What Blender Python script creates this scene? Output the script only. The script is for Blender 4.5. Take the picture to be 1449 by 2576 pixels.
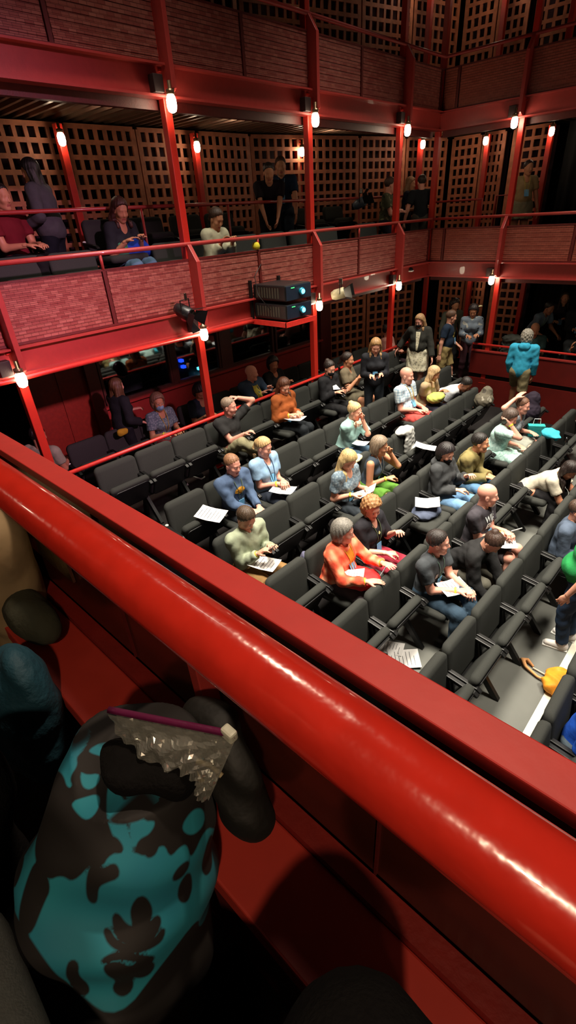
import bpy, math, random
import numpy as np
from mathutils import Vector, Matrix

random.seed(7); rng = np.random.RandomState(7)
scene = bpy.context.scene
for o in list(bpy.data.objects): bpy.data.objects.remove(o)
C = scene.collection

# ------------------------------------------------------------------ camera, world, lights, exposure
cam_data = bpy.data.cameras.new('camera'); cam = bpy.data.objects.new('camera', cam_data); C.objects.link(cam)
cam_data.sensor_fit = 'VERTICAL'; cam_data.sensor_height = 36.0; cam_data.lens = 36.0*1226.6/2576
cam_data.clip_start = 0.02
_rt = Vector((0.73428148, 0.67647142, -0.0567197)); _up = Vector((-0.3172544, 0.41582968, 0.85231175)); _f = Vector((-0.60015028, 0.60784216, -0.51994957))
cam.matrix_world = Matrix(((_rt.x, _up.x, -_f.x, 0), (_rt.y, _up.y, -_f.y, 0), (_rt.z, _up.z, -_f.z, 0), (0, 0, 0, 1)))
scene.camera = cam
scene.view_settings.view_transform = 'Standard'; scene.view_settings.look = 'None'
scene.view_settings.exposure = 0.0; scene.view_settings.gamma = 1.0; scene.view_settings.use_curve_mapping = False
world = bpy.data.worlds.new('world'); scene.world = world; world.use_nodes = True
world.node_tree.nodes['Background'].inputs[0].default_value = (0.9, 0.6, 0.5, 1)
world.node_tree.nodes['Background'].inputs[1].default_value = 0.020

def area(name, loc, target, size, power, color, spread=180):
    l = bpy.data.lights.new(name, 'AREA'); l.shape = 'DISK'; l.size = size; l.energy = power; l.color = color
    l.spread = math.radians(spread)
    o = bpy.data.objects.new(name, l); C.objects.link(o); o.location = loc
    o.rotation_euler = (Vector(target)-Vector(loc)).to_track_quat('-Z', 'Y').to_euler()
    return o
WARM = (1.0, 0.90, 0.75)
area('house_light', (-2.9, 3.4, 5.8), (-2.7, 4.4, -4), 2.4, 300, WARM, 68)
area('house_light', (-2.8, 7.6, 5.8), (-3.0, 7.2, -4), 2.4, 300, WARM, 68)
area('house_light', (1.2, 5.0, 5.8), (-0.4, 5.0, -4), 1.6, 170, WARM, 66)
area('stage_wash_light', (5.5, 3.2, 4.2), (-5.9, 2.4, -0.9), 0.5, 34, (1.0, 0.50, 0.72), 26)
area('sill_fill_light', (0.95, -0.85, 1.12), (-0.45, 0.2, -0.85), 0.10, 4.5, (1.0, 0.74, 0.5), 90)  # added fill to brighten the sill and bag, no such fixture known
area('rail_spot_light', (-0.6, 2.4, 5.0), (-0.6, 0.25, -0.3), 0.30, 11, (1.0, 0.76, 0.55), 44)
LAMP_STRENGTH = 34.0

# ------------------------------------------------------------------ materials
def lin(c):
    return tuple(((x/12.92) if x <= 0.04045 else ((x+0.055)/1.055)**2.4) for x in c)
def rgb(h):
    return tuple(int(h[i:i+2], 16)/255 for i in (0, 2, 4))
_m = {}
def mat(name, col, rough=0.6, metal=0.0, nscale=20.0, var=0.12, bump=0.15, bscale=60.0, spec=0.5, coat=0.0, emit=None, sheen=0.0):
    key = name
    if key in _m: return _m[key]
    m = bpy.data.materials.new(name); m.use_nodes = True; nt = m.node_tree; b = nt.nodes['Principled BSDF']
    if isinstance(col, str): col = rgb(col)
    c = lin(col)
    tc = nt.nodes.new('ShaderNodeTexCoord'); n = nt.nodes.new('ShaderNodeTexNoise'); n.inputs['Scale'].default_value = nscale; n.inputs['Detail'].default_value = 4
    nt.links.new(tc.outputs['Object'], n.inputs['Vector'])
    r = nt.nodes.new('ShaderNodeValToRGB'); r.color_ramp.elements[0].position = 0.3; r.color_ramp.elements[1].position = 0.7
    r.color_ramp.elements[0].color = tuple(x*(1-var) for x in c)+(1,); r.color_ramp.elements[1].color = tuple(min(1, x*(1+var)) for x in c)+(1,)
    nt.links.new(n.outputs['Fac'], r.inputs['Fac']); nt.links.new(r.outputs['Color'], b.inputs['Base Color'])
    b.inputs['Roughness'].default_value = rough; b.inputs['Metallic'].default_value = metal
    b.inputs['Specular IOR Level'].default_value = spec; b.inputs['Coat Weight'].default_value = coat; b.inputs['Sheen Weight'].default_value = sheen
    if bump > 0:
        n2 = nt.nodes.new('ShaderNodeTexNoise'); n2.inputs['Scale'].default_value = bscale; n2.inputs['Detail'].default_value = 3
        nt.links.new(tc.outputs['Object'], n2.inputs['Vector'])
        bp = nt.nodes.new('ShaderNodeBump'); bp.inputs['Strength'].default_value = bump; bp.inputs['Distance'].default_value = 0.01
        nt.links.new(n2.outputs['Fac'], bp.inputs['Height']); nt.links.new(bp.outputs['Normal'], b.inputs['Normal'])
    if emit:
        b.inputs['Emission Color'].default_value = lin(emit[0])+(1,); b.inputs['Emission Strength'].default_value = emit[1]
    _m[key] = m; return m
def ramp_of(m): return [n for n in m.node_tree.nodes if n.type == 'VALTORGB'][0]

RED = mat('red_paint', (0.66, 0.215, 0.195), rough=0.38, var=0.06, bump=0.05, coat=0.2)
RAILRED = mat('glossy_red_rail_paint', (0.78, 0.17, 0.12), rough=0.22, var=0.08, nscale=35, bump=0.10, bscale=45, coat=0.5)
LEDGE = mat('satin_red_ledge_paint', (0.80, 0.20, 0.18), rough=0.5, var=0.05, bump=0.03)
SILL = mat('red_sill_paint', (0.70, 0.20, 0.15), rough=0.55, var=0.05, bump=0.03)
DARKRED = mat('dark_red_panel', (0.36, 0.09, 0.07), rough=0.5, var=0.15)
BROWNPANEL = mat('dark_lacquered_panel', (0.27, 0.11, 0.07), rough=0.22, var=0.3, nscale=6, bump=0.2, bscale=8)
LATT = mat('lattice_wood', (0.72, 0.42, 0.29), rough=0.6, var=0.25, nscale=8, bump=0.2)
VOID = mat('dark_backing', (0.19, 0.08, 0.12), rough=0.9, var=0.6, nscale=1.5, bump=0)
BLACKWALL = mat('black_drape', (0.05, 0.03, 0.035), rough=0.95, var=0.3, nscale=2, bump=0.3, bscale=6)
DECK = mat('corrugated_deck_metal', (0.42, 0.33, 0.26), rough=0.32, metal=0.6, var=0.2, nscale=3, bump=0.05)
CARPET = mat('black_carpet', (0.13, 0.12, 0.12), rough=0.95, var=0.2, nscale=90, bump=0.3, bscale=300, spec=0.2)
GREYFLOOR = mat('grey_floor', (0.36, 0.365, 0.345), rough=0.7, var=0.08, nscale=2.5, bump=0.05)
GALFLOOR = mat('gallery_carpet', (0.13, 0.09, 0.08), rough=0.95, var=0.25, nscale=60, bump=0.3, bscale=200, spec=0.2)
NOSING = mat('white_nosing', (0.86, 0.85, 0.78), rough=0.5, var=0.04, bump=0.05)
UPH = mat('charcoal_upholstery', (0.215, 0.22, 0.21), rough=1.0, var=0.10, nscale=160, bump=0.25, bscale=420, spec=0.12)
BLACKMETAL = mat('black_metal', (0.09, 0.09, 0.09), rough=0.4, metal=0.3, var=0.1, bump=0.05)
CHROME = mat('bright_metal', (0.85, 0.84, 0.80), rough=0.2, metal=1.0, var=0.05, bump=0)
BLACKPLASTIC = mat('black_plastic', (0.07, 0.07, 0.075), rough=0.4, var=0.15, bump=0.08)
PAPER = mat('white_paper', (0.90, 0.89, 0.88), rough=0.7, var=0.02, bump=0.02)
INK = mat('grey_print', (0.45, 0.45, 0.47), rough=0.8, var=0.1, bump=0)
BADGE = mat('light_blue_badge', (0.45, 0.72, 0.90), rough=0.4, var=0.05, bump=0)
YBAND = mat('yellow_wristband', (0.90, 0.88, 0.22), rough=0.5, var=0.03, bump=0)
BLUEEYE = mat('eye_white', (0.80, 0.76, 0.72), rough=0.3, var=0.02, bump=0)
IRIS = mat('dark_iris', (0.10, 0.06, 0.04), rough=0.2, var=0.02, bump=0)
LIPS = mat('lips', (0.62, 0.33, 0.29), rough=0.5, var=0.05, bump=0.05)
BULB = mat('lit_bulb', (1, 1, 1), bump=0, emit=((1.0, 0.93, 0.80), LAMP_STRENGTH))
LEDBLUE = mat('lit_blue_indicator', (0.1, 0.4, 0.8), bump=0, emit=((0.35, 0.85, 1.0), 6))
LEDBLUE2 = mat('lit_deep_blue_indicator', (0.1, 0.2, 0.8), bump=0, emit=((0.10, 0.25, 1.0), 5))
LEDGREEN = mat('lit_green_indicator', (0.1, 0.8, 0.4), bump=0, emit=((0.3, 0.9, 0.45), 2))

def glass_mat(name, tint=(0.9, 0.95, 0.95), rough=0.02, alpha=0.25):
    if name in _m: return _m[name]
    m = bpy.data.materials.new(name); m.use_nodes = True; nt = m.node_tree
    for n in list(nt.nodes):
        if n.type != 'OUTPUT_MATERIAL': nt.nodes.remove(n)
    out = [n for n in nt.nodes if n.type == 'OUTPUT_MATERIAL'][0]
    t = nt.nodes.new('ShaderNodeBsdfTransparent'); t.inputs[0].default_value = tint+(1,)
    g = nt.nodes.new('ShaderNodeBsdfGlossy'); g.inputs['Roughness'].default_value = rough
    fr = nt.nodes.new('ShaderNodeFresnel'); fr.inputs[0].default_value = 1.5
    add = nt.nodes.new('ShaderNodeMath'); add.operation = 'ADD'; add.inputs[1].default_value = alpha; add.use_clamp = True
    nt.links.new(fr.outputs[0], add.inputs[0])
    mx = nt.nodes.new('ShaderNodeMixShader'); nt.links.new(add.outputs[0], mx.inputs[0]); nt.links.new(t.outputs[0], mx.inputs[1]); nt.links.new(g.outputs[0], mx.inputs[2])
    nt.links.new(mx.outputs[0], out.inputs[0]); _m[name] = m; return m

def pattern_mat(name, kind, cols, scale=20.0, rough=0.8):
    """checks, florals, camouflage and slatted boards, in object space"""
    if name in _m: return _m[name]
    m = bpy.data.materials.new(name); m.use_nodes = True; nt = m.node_tree; b = nt.nodes['Principled BSDF']; b.inputs['Roughness'].default_value = rough
    tc = nt.nodes.new('ShaderNodeTexCoord'); L = nt.links.new
    cs = [lin(rgb(c) if isinstance(c, str) else c)+(1,) for c in cols]
    if kind == 'plaid':
        sep = nt.nodes.new('ShaderNodeSeparateXYZ'); L(tc.outputs['Object'], sep.inputs[0])
        acc = None
        for ax in (0, 1, 2):
            mu = nt.nodes.new('ShaderNodeMath'); mu.operation = 'MULTIPLY'; mu.inputs[1].default_value = scale*6.28; L(sep.outputs[ax], mu.inputs[0])
            sn = nt.nodes.new('ShaderNodeMath'); sn.operation = 'SINE'; L(mu.outputs[0], sn.inputs[0])
            if acc is None: acc = sn
            else:
                ad = nt.nodes.new('ShaderNodeMath'); ad.operation = 'ADD'; L(acc.outputs[0], ad.inputs[0]); L(sn.outputs[0], ad.inputs[1]); acc = ad
        mr = nt.nodes.new('ShaderNodeMapRange'); mr.inputs[1].default_value = -2; mr.inputs[2].default_value = 2.6; L(acc.outputs[0], mr.inputs[0])
        fac = mr.outputs[0]
    elif kind == 'floral':
        v = nt.nodes.new('ShaderNodeTexVoronoi'); v.inputs['Scale'].default_value = scale; L(tc.outputs['Object'], v.inputs['Vector']); fac = v.outputs['Distance']
    else:
        v = nt.nodes.new('ShaderNodeTexNoise'); v.inputs['Scale'].default_value = scale; v.inputs['Detail'].default_value = 1.5; L(tc.outputs['Object'], v.inputs['Vector']); fac = v.outputs['Fac']
    r = nt.nodes.new('ShaderNodeValToRGB'); r.color_ramp.interpolation = 'CONSTANT' if kind == 'camo' else 'LINEAR'
    while len(r.color_ramp.elements) < len(cs): r.color_ramp.elements.new(0.5)
    for i, c in enumerate(cs):
        r.color_ramp.elements[i].color = c
        if kind == 'camo': r.color_ramp.elements[i].position = 0 if i == 0 else 0.36+0.26*(i-1)/max(1, len(cs)-2)
        elif kind == 'floral': r.color_ramp.elements[i].position = 0.12+0.6*i/(len(cs)-1)
        else: r.color_ramp.elements[i].position = 0.15+0.7*i/(len(cs)-1)
    L(fac, r.inputs['Fac']); L(r.outputs['Color'], b.inputs['Base Color'])
    n2 = nt.nodes.new('ShaderNodeTexNoise'); n2.inputs['Scale'].default_value = 30; L(tc.outputs['Object'], n2.inputs['Vector'])
    bp = nt.nodes.new('ShaderNodeBump'); bp.inputs['Strength'].default_value = 0.3; bp.inputs['Distance'].default_value = 0.01
    L(n2.outputs['Fac'], bp.inputs['Height']); L(bp.outputs['Normal'], b.inputs['Normal'])
    _m[name] = m; return m

def board_mat(name, axis, c0, c1, c2):
    """short painted laths laid like bricks, seen on every balcony front; axis = the horizontal world axis of the front"""
    if name in _m: return _m[name]
    m = bpy.data.materials.new(name); m.use_nodes = True; nt = m.node_tree; b = nt.nodes['Principled BSDF']; L = nt.links.new
    tc = nt.nodes.new('ShaderNodeTexCoord'); sep = nt.nodes.new('ShaderNodeSeparateXYZ'); L(tc.outputs['Object'], sep.inputs[0])
    cb = nt.nodes.new('ShaderNodeCombineXYZ'); L(sep.outputs[axis], cb.inputs[0]); L(sep.outputs[2], cb.inputs[1])
    br = nt.nodes.new('ShaderNodeTexBrick'); L(cb.outputs[0], br.inputs['Vector'])
    br.inputs['Scale'].default_value = 1.0; br.inputs['Brick Width'].default_value = 0.085; br.inputs['Row Height'].default_value = 0.038
    br.inputs['Mortar Size'].default_value = 0.002; br.inputs['Color1'].default_value = lin(c0)+(1,); br.inputs['Color2'].default_value = lin(c1)+(1,); br.inputs['Mortar'].default_value = lin(c2)+(1,)
    br.inputs['Bias'].default_value = -0.1
    L(br.outputs['Color'], b.inputs['Base Color']); b.inputs['Roughness'].default_value = 0.36
    bp = nt.nodes.new('ShaderNodeBump'); bp.inputs['Strength'].default_value = 0.5; bp.inputs['Distance'].default_value = 0.004
    L(br.outputs['Fac'], bp.inputs['Height']); bp.invert = True; L(bp.outputs['Normal'], b.inputs['Normal'])
    _m[name] = m; return m
BOARDY = board_mat('painted_laths_left', 1, (0.56, 0.27, 0.24), (0.68, 0.40, 0.35), (0.36, 0.13, 0.12))
BOARDX = board_mat('painted_laths_far', 0, (0.58, 0.28, 0.22), (0.66, 0.35, 0.28), (0.36, 0.13, 0.11))

# ------------------------------------------------------------------ mesh helpers
class MB:
    def __init__(s): s.v = []; s.f = []; s.m = []
    def add(s, verts, faces, mi=0):
        k = len(s.v); s.v += [tuple(v) for v in verts]; s.f += [tuple(i+k for i in f) for f in faces]; s.m += [mi]*len(faces)
    def box(s, lo, hi, mi=0):
        x0, y0, z0 = lo; x1, y1, z1 = hi
        s.add([(x0,y0,z0),(x1,y0,z0),(x1,y1,z0),(x0,y1,z0),(x0,y0,z1),(x1,y0,z1),(x1,y1,z1),(x0,y1,z1)],
              [(0,3,2,1),(4,5,6,7),(0,1,5,4),(1,2,6,5),(2,3,7,6),(3,0,4,7)], mi)
    def obox(s, c, ax, ay, az, hx, hy, hz, mi=0):
        c, ax, ay, az = [np.array(q, float) for q in (c, ax, ay, az)]
        vs = []
        for z in (-1, 1):
            for (x, y) in ((-1,-1),(1,-1),(1,1),(-1,1)): vs.append(c+ax*x*hx+ay*y*hy+az*z*hz)
        s.add(vs, [(0,3,2,1),(4,5,6,7),(0,1,5,4),(1,2,6,5),(2,3,7,6),(3,0,4,7)], mi)
    def tube(s, pts, r, n=10, mi=0, closed=False):
        pts = [np.array(p, float) for p in pts]; rs = r if isinstance(r, (list, tuple)) else [r]*len(pts)
        rings = []; prev = None
        for i, p in enumerate(pts):
            if closed: d = pts[(i+1) % len(pts)]-pts[i-1]
            else: d = pts[min(i+1, len(pts)-1)]-pts[max(i-1, 0)]
            d = d/(np.linalg.norm(d)+1e-9)
            a = prev-d*(prev@d) if prev is not None else np.cross(d, [0, 0, 1] if abs(d[2]) < .9 else [1, 0, 0])
            a = a/(np.linalg.norm(a)+1e-9); prev = a; b = np.cross(d, a)
            rings.append([p+rs[i]*(math.cos(t)*a+math.sin(t)*b) for t in [2*math.pi*j/n for j in range(n)]])
        vs = [v for R_ in rings for v in R_]; fs = []
        m_ = len(rings)
        for i in range(m_ if closed else m_-1):
            for j in range(n):
                a0 = i*n+j; a1 = i*n+(j+1) % n; b0 = ((i+1) % m_)*n+j; b1 = ((i+1) % m_)*n+(j+1) % n
                fs.append((a0, a1, b1, b0))
        if not closed: fs += [tuple(range(n))[::-1], tuple((m_-1)*n+j for j in range(n))]
        s.add(vs, fs, mi)
    def lathe(s, prof, c=(0, 0, 0), n=16, mi=0):
        vs = []; fs = []
        for (r, z) in prof:
            for j in range(n): vs.append((c[0]+r*math.cos(2*math.pi*j/n), c[1]+r*math.sin(2*math.pi*j/n), c[2]+z))
        for i in range(len(prof)-1):
            for j in range(n): fs.append((i*n+j, i*n+(j+1) % n, (i+1)*n+(j+1) % n, (i+1)*n+j))
        fs += [tuple(range(n))[::-1], tuple((len(prof)-1)*n+j for j in range(n))]
        s.add(vs, fs, mi)
    def prism(s, pts, ext, mi=0):
        """pts: planar polygon (3-D), ext: extrusion vector"""
        n = len(pts); e = np.array(ext, float); vs = [np.array(p, float) for p in pts]; vs2 = [v+e for v in vs]
        s.add(vs+vs2, [tuple(range(n))[::-1], tuple(range(n, 2*n))]+[(i, (i+1) % n, n+(i+1) % n, n+i) for i in range(n)], mi)
    def cushion(s, w, h, t, M, rt=.08, rb=.04, mi=0):
        """pillow-edged rounded slab, w x h x t, in the local plane (u,v), placed by M (4x4)"""
        def outline(ins):
            pts = []
            for (cx, cy, r, a0) in ((w/2-rb, -h/2+rb, rb, -90), (w/2-rt, h/2-rt, rt, 0), (-w/2+rt, h/2-rt, rt, 90), (-w/2+rb, -h/2+rb, rb, 180)):
                rr = max(r-ins, .004)
                ccx = cx+(r-ins-rr if cx > 0 else -(r-ins-rr)); ccy = cy
                for k in range(6):
                    a = math.radians(a0+90*k/5); pts.append((ccx+rr*math.cos(a), ccy+rr*math.sin(a)))
            return pts
        rings = [(.06, -t/2), (.02, -t/2+.004), (.004, -t/2+t*.2), (0, 0), (.004, t/2-t*.2), (.02, t/2-.004), (.06, t/2+.004)]
        vs = []; n = 24
        for ins, z in rings:
            for (x, y) in outline(ins): vs.append(M @ Vector((x, y, z)))
        fs = []
        for i in range(len(rings)-1):
            for j in range(n): fs.append((i*n+j, i*n+(j+1) % n, (i+1)*n+(j+1) % n, (i+1)*n+j))
        fs += [tuple(range(n))[::-1], tuple((len(rings)-1)*n+j for j in range(n))]
        s.add(vs, fs, mi)

def recalc(me):
    import bmesh
    bm = bmesh.new(); bm.from_mesh(me); bmesh.ops.recalc_face_normals(bm, faces=bm.faces); bm.to_mesh(me); bm.free()
def obj(name, mb, mats, parent=None, loc=None, smooth=False, rotz=None, bevel=0.0, fix=True):
    me = bpy.data.meshes.new(name)
    if isinstance(mats, bpy.types.Material): mats = [mats]
    me.from_pydata([tuple(v) for v in mb.v], [], mb.f)
    for m in mats: me.materials.append(m)
    me.polygons.foreach_set('material_index', mb.m)
    if fix: recalc(me)
    if smooth: me.polygons.foreach_set('use_smooth', [True]*len(me.polygons))
    me.update()
    o = bpy.data.objects.new(name, me); C.objects.link(o)
    if parent: o.parent = parent
    if loc is not None: o.location = loc
    if rotz is not None: o.rotation_euler = (0, 0, rotz)
    if bevel > 0:
        b = o.modifiers.new('bevel', 'BEVEL'); b.width = bevel; b.segments = 2; b.limit_method = 'ANGLE'
    return o
def tag(o, label=None, cat=None, group=None, kind=None):
    if label: o['label'] = label
    if cat: o['category'] = cat
    if group: o['group'] = group
    if kind: o['kind'] = kind
    return o
def empty(name, loc, rotz=0.0):
    o = bpy.data.objects.new(name, None); C.objects.link(o); o.location = loc; o.rotation_euler = (0, 0, rotz); o.empty_display_size = .1
    return o
def copy_tree(o, parent=None):
    c = o.copy(); C.objects.link(c)
    if parent: c.parent = parent
    for ch in [q for q in C.objects if q.parent == o]: copy_tree(ch, c)
    return c
def struct(name, mb, m, **k): return tag(obj(name, mb, m, **k), kind='structure')

# ------------------------------------------------------------------ implicit surfaces (bodies, clothes, bags)
def smin(a, b, k):
    if k <= 0: return np.minimum(a, b)
    h = np.maximum(k-np.abs(a-b), 0)/k
    return np.minimum(a, b)-h*h*k*.25
class Field:
    def __init__(s): s.ops = []
    def _a(s, fn, lo, hi, k, op='u'): s.ops.append((fn, np.array(lo, float), np.array(hi, float), k, op)); return s
    def cone(s, a, b, r1, r2, k=.02, clip=None, op='u', sc=None):
        a = np.array(a, float); b = np.array(b, float); d = b-a; L2 = d@d+1e-9
        def fn(P):
            q = P-a; t = np.clip((q@d)/L2, 0, 1)
            e = q-t[..., None]*d
            if sc is not None:   # flatten along unit vector sc[0] by factor sc[1]
                n, fct = sc; e = e+((e@n)*(1/fct-1))[..., None]*n
            v = np.sqrt((e*e).sum(-1))-(r1+(r2-r1)*t)
            if sc is not None: v = v*min(1, sc[1])
            if clip is not None:
                for (cp, cn) in clip: v = np.maximum(v, (P-cp)@cn)
            return v
        R_ = max(r1, r2)*1.15
        return s._a(fn, np.minimum(a, b)-R_, np.maximum(a, b)+R_, k, op)
    def ell(s, c, rad, R=None, k=.02, op='u', clip=None):
        c = np.array(c, float); rad = np.array(rad, float)
        R = np.eye(3) if R is None else R      # columns = local axes
        def fn(P):
            q = (P-c)@R; k0 = np.sqrt(((q/rad)**2).sum(-1)); k1 = np.sqrt(((q/rad**2)**2).sum(-1))+1e-6
            v = k0*(k0-1)/k1
            if clip is not None:
                for (cp, cn) in clip: v = np.maximum(v, (P-cp)@cn)
            return v
        m_ = rad.max()
        return s._a(fn, c-m_, c+m_, k, op)
    def rbox(s, c, half, R=None, r=.01, k=.0, op='u'):
        c = np.array(c, float); half = np.array(half, float); R = np.eye(3) if R is None else R
        def fn(P):
            q = np.abs((P-c)@R)-(half-r)
            return np.sqrt((np.maximum(q, 0)**2).sum(-1))+np.minimum(q.max(-1), 0)-r
        m_ = np.linalg.norm(half)
        return s._a(fn, c-m_, c+m_, k, op)
    def clip(s, p, n):
        p = np.array(p, float); n = np.array(n, float); s.ops.append((lambda P: (P-p)@n, None, None, 0, 'c')); return s
    def warp(s, fn): s.ops.append((fn, None, None, 0, 'w')); return s
    def bounds(s):
        lo = np.min([o[1] for o in s.ops if o[4] == 'u'], 0); hi = np.max([o[2] for o in s.ops if o[4] == 'u'], 0); return lo, hi
    def at(s, P):
        P = np.atleast_2d(np.array(P, float)); V = np.full(P.shape[:-1], 1.0)
        for fn, lo, hi, k, op in s.ops:
            if op == 'u': V = smin(V, fn(P), k)
            elif op == 's': V = -smin(-V, fn(P), k)
            elif op == 'c': V = np.maximum(V, fn(P))
            else: V = V+fn(P)
        return V
    def grid(s, h, lo=None, hi=None):
        l, g = s.bounds()
        lo = l if lo is None else np.maximum(lo, l); hi = g if hi is None else np.minimum(hi, g)
        lo = lo-.03; hi = hi+.03
        n = np.maximum(((hi-lo)/h).astype(int)+2, 4)
        xs = [lo[i]+h*np.arange(n[i]) for i in range(3)]
        P = np.stack(np.meshgrid(*xs, indexing='ij'), -1); V = np.full(P.shape[:3], 1.0)
        for fn, a, b, k, op in s.ops:
            if op in 'us':
                e = k+2.5*h
                i0 = np.maximum(((a-e-lo)/h).astype(int), 0); i1 = np.minimum(((b+e-lo)/h).astype(int)+2, n)
                if (i1 <= i0).any(): continue
                sl = tuple(slice(i0[i], i1[i]) for i in range(3))
                d = fn(P[sl]); V[sl] = smin(V[sl], d, k) if op == 'u' else -smin(-V[sl], d, k)
            elif op == 'c': V = np.maximum(V, fn(P))
            else:
                near = np.abs(V) < .06; V[near] = V[near]+fn(P[near])
        return V, lo, h
    def mesh(s, h, lo=None, hi=None):
        V, o, h = s.grid(h, lo, hi); return surface_nets(V, o, h)
def surface_nets(V, org, h):
    V[0] = np.maximum(V[0], h*.5); V[-1] = np.maximum(V[-1], h*.5); V[:, 0] = np.maximum(V[:, 0], h*.5); V[:, -1] = np.maximum(V[:, -1], h*.5)
    V[:, :, 0] = np.maximum(V[:, :, 0], h*.5); V[:, :, -1] = np.maximum(V[:, :, -1], h*.5)
    n = np.array(V.shape)-1; acc = np.zeros(tuple(n)+(3,)); cnt = np.zeros(tuple(n))
    def sub(dx, dy, dz): return V[dx:dx+n[0], dy:dy+n[1], dz:dz+n[2]]
    cs = [(0,0,0),(1,0,0),(0,1,0),(1,1,0),(0,0,1),(1,0,1),(0,1,1),(1,1,1)]
    for i in range(8):
        for ax in range(3):
            if cs[i][ax] == 0:
                j = list(cs[i]); j[ax] = 1; a = sub(*cs[i]); b = sub(*j); m = (a < 0) != (b < 0)
                t = np.where(m, a/(a-b+1e-12), 0); p = np.zeros(a.shape+(3,))
                for q in range(3): p[..., q] = cs[i][q]
                p[..., ax] = t; acc += p*m[..., None]; cnt += m
    act = cnt > 0; idx = -np.ones(tuple(n), int); idx[act] = np.arange(act.sum())
    ii = np.argwhere(act); verts = org+h*(ii+acc[act]/cnt[act][:, None])
    faces = []
    for ax in range(3):
        sl0 = [slice(1, n[k]) for k in range(3)]; sl1 = list(sl0); sl0[ax] = slice(0, n[ax]); sl1[ax] = slice(1, n[ax]+1)
        a = V[tuple(sl0)] < 0; b = V[tuple(sl1)] < 0
        e = np.argwhere(a != b)
        if len(e) == 0: continue
        inside_first = a[tuple(e.T)]
        off = np.array([1, 1, 1]); off[ax] = 0; c = e+off
        u, w = [(1, 2), (2, 0), (0, 1)][ax]
        du = np.zeros(3, int); du[u] = 1; dw = np.zeros(3, int); dw[w] = 1
        q = [idx[tuple((c-du-dw).T)], idx[tuple((c-dw).T)], idx[tuple(c.T)], idx[tuple((c-du).T)]]
        Q = np.stack(q, 1); Q[~inside_first] = Q[~inside_first][:, ::-1]; faces.append(Q)
    return verts, np.concatenate(faces)
def sobj(name, parts, mats, parent=None, loc=None, rotz=None, matfn=None):
    """parts: list of (verts, quads[, material index array])"""
    vs = []; fs = []; mi = []; k = 0
    for p in parts:
        vs.append(p[0]); fs.append(p[1]+k); k += len(p[0]); mi.append(p[2] if len(p) > 2 else np.zeros(len(p[1]), int))
    V = np.concatenate(vs); F = np.concatenate(fs); MI = np.concatenate(mi)
    me = bpy.data.meshes.new(name); me.vertices.add(len(V)); me.vertices.foreach_set('co', V.astype('f').ravel())
    me.loops.add(len(F)*4); me.loops.foreach_set('vertex_index', F.astype('i').ravel())
    me.polygons.add(len(F)); me.polygons.foreach_set('loop_start', (np.arange(len(F))*4).astype('i')); me.polygons.foreach_set('loop_total', np.full(len(F), 4, 'i'))
    if isinstance(mats, bpy.types.Material): mats = [mats]
    for m in mats: me.materials.append(m)
    me.polygons.foreach_set('material_index', MI.astype('i')); me.polygons.foreach_set('use_smooth', np.ones(len(F), bool))
    me.update(calc_edges=True); me.validate()
    o = bpy.data.objects.new(name, me); C.objects.link(o)
    if parent: o.parent = parent
    if loc is not None: o.location = loc
    if rotz is not None: o.rotation_euler = (0, 0, rotz)
    return o
# ------------------------------------------------------------------ the hall: levels and planes (metres, camera height = 0)
X0 = -5.925; YC = 10.925; YN = 0.344
G, M, U, T = -3.51, -1.12, 1.45, 4.02
ROWX = {1: -5.716, 2: -4.58, 3: -3.70, 4: -2.885, 5: -2.07, 6: -1.185, 7: -0.25}
ROWT = {1: -2.65, 2: -2.89, 3: -3.04, 4: -3.19, 5: -3.336, 6: -3.485, 7: -3.634}
K = 1.10
MF, GF = M-.06, G-.09
ROWF = {k: v-0.86*K for k, v in ROWT.items()}
def seat_y(r, i): return (2.63 if r == 1 else 2.87)+0.605*i

# floors --------------------------------------------------------
mb = MB()
edges = [X0-.03, -5.02, -4.08, -3.22, -2.40, -1.55, -0.42, 3.2]
for k in range(7):
    z = ROWF[k+1]; mb.box((edges[k], -2.2, z-.25), (edges[k+1], YC+.05, z), 0 if k < 4 else 1)
struct('floor', mb, [CARPET, GREYFLOOR])
nos = MB(); nos.box((-.49, .2, ROWF[6]-.02), (-.415, 9.5, ROWF[6]+.006)); struct('trim_1', nos, NOSING)
def slab(z, th, mats, name):
    mb = MB()
    mb.prism([(X0-.02, -2.2, z-th), (X0-.02, 13.2, z-th), (-9.3, 13.2, z-th), (-9.3, -2.2, z-th)], (0, 0, th))
    mb.prism([(X0-.02, YC+.02, z-th), (3.2, YC+.02, z-th), (3.2, 14.2, z-th), (X0-.02, 14.2, z-th)], (0, 0, th))
    return struct(name, mb, mats)
slab(GF, .4, GALFLOOR, 'floor_gallery_lower')
slab(MF, .05, GALFLOOR, 'floor_gallery_middle')
slab(U, .06, GALFLOOR, 'floor_gallery_upper')
# raised rear tier on the middle gallery
mb = MB(); mb.box((-9.2, -2, MF), (-6.75, 13.1, MF+.32)); struct('floor_rear_tier', mb, GALFLOOR)
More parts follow.
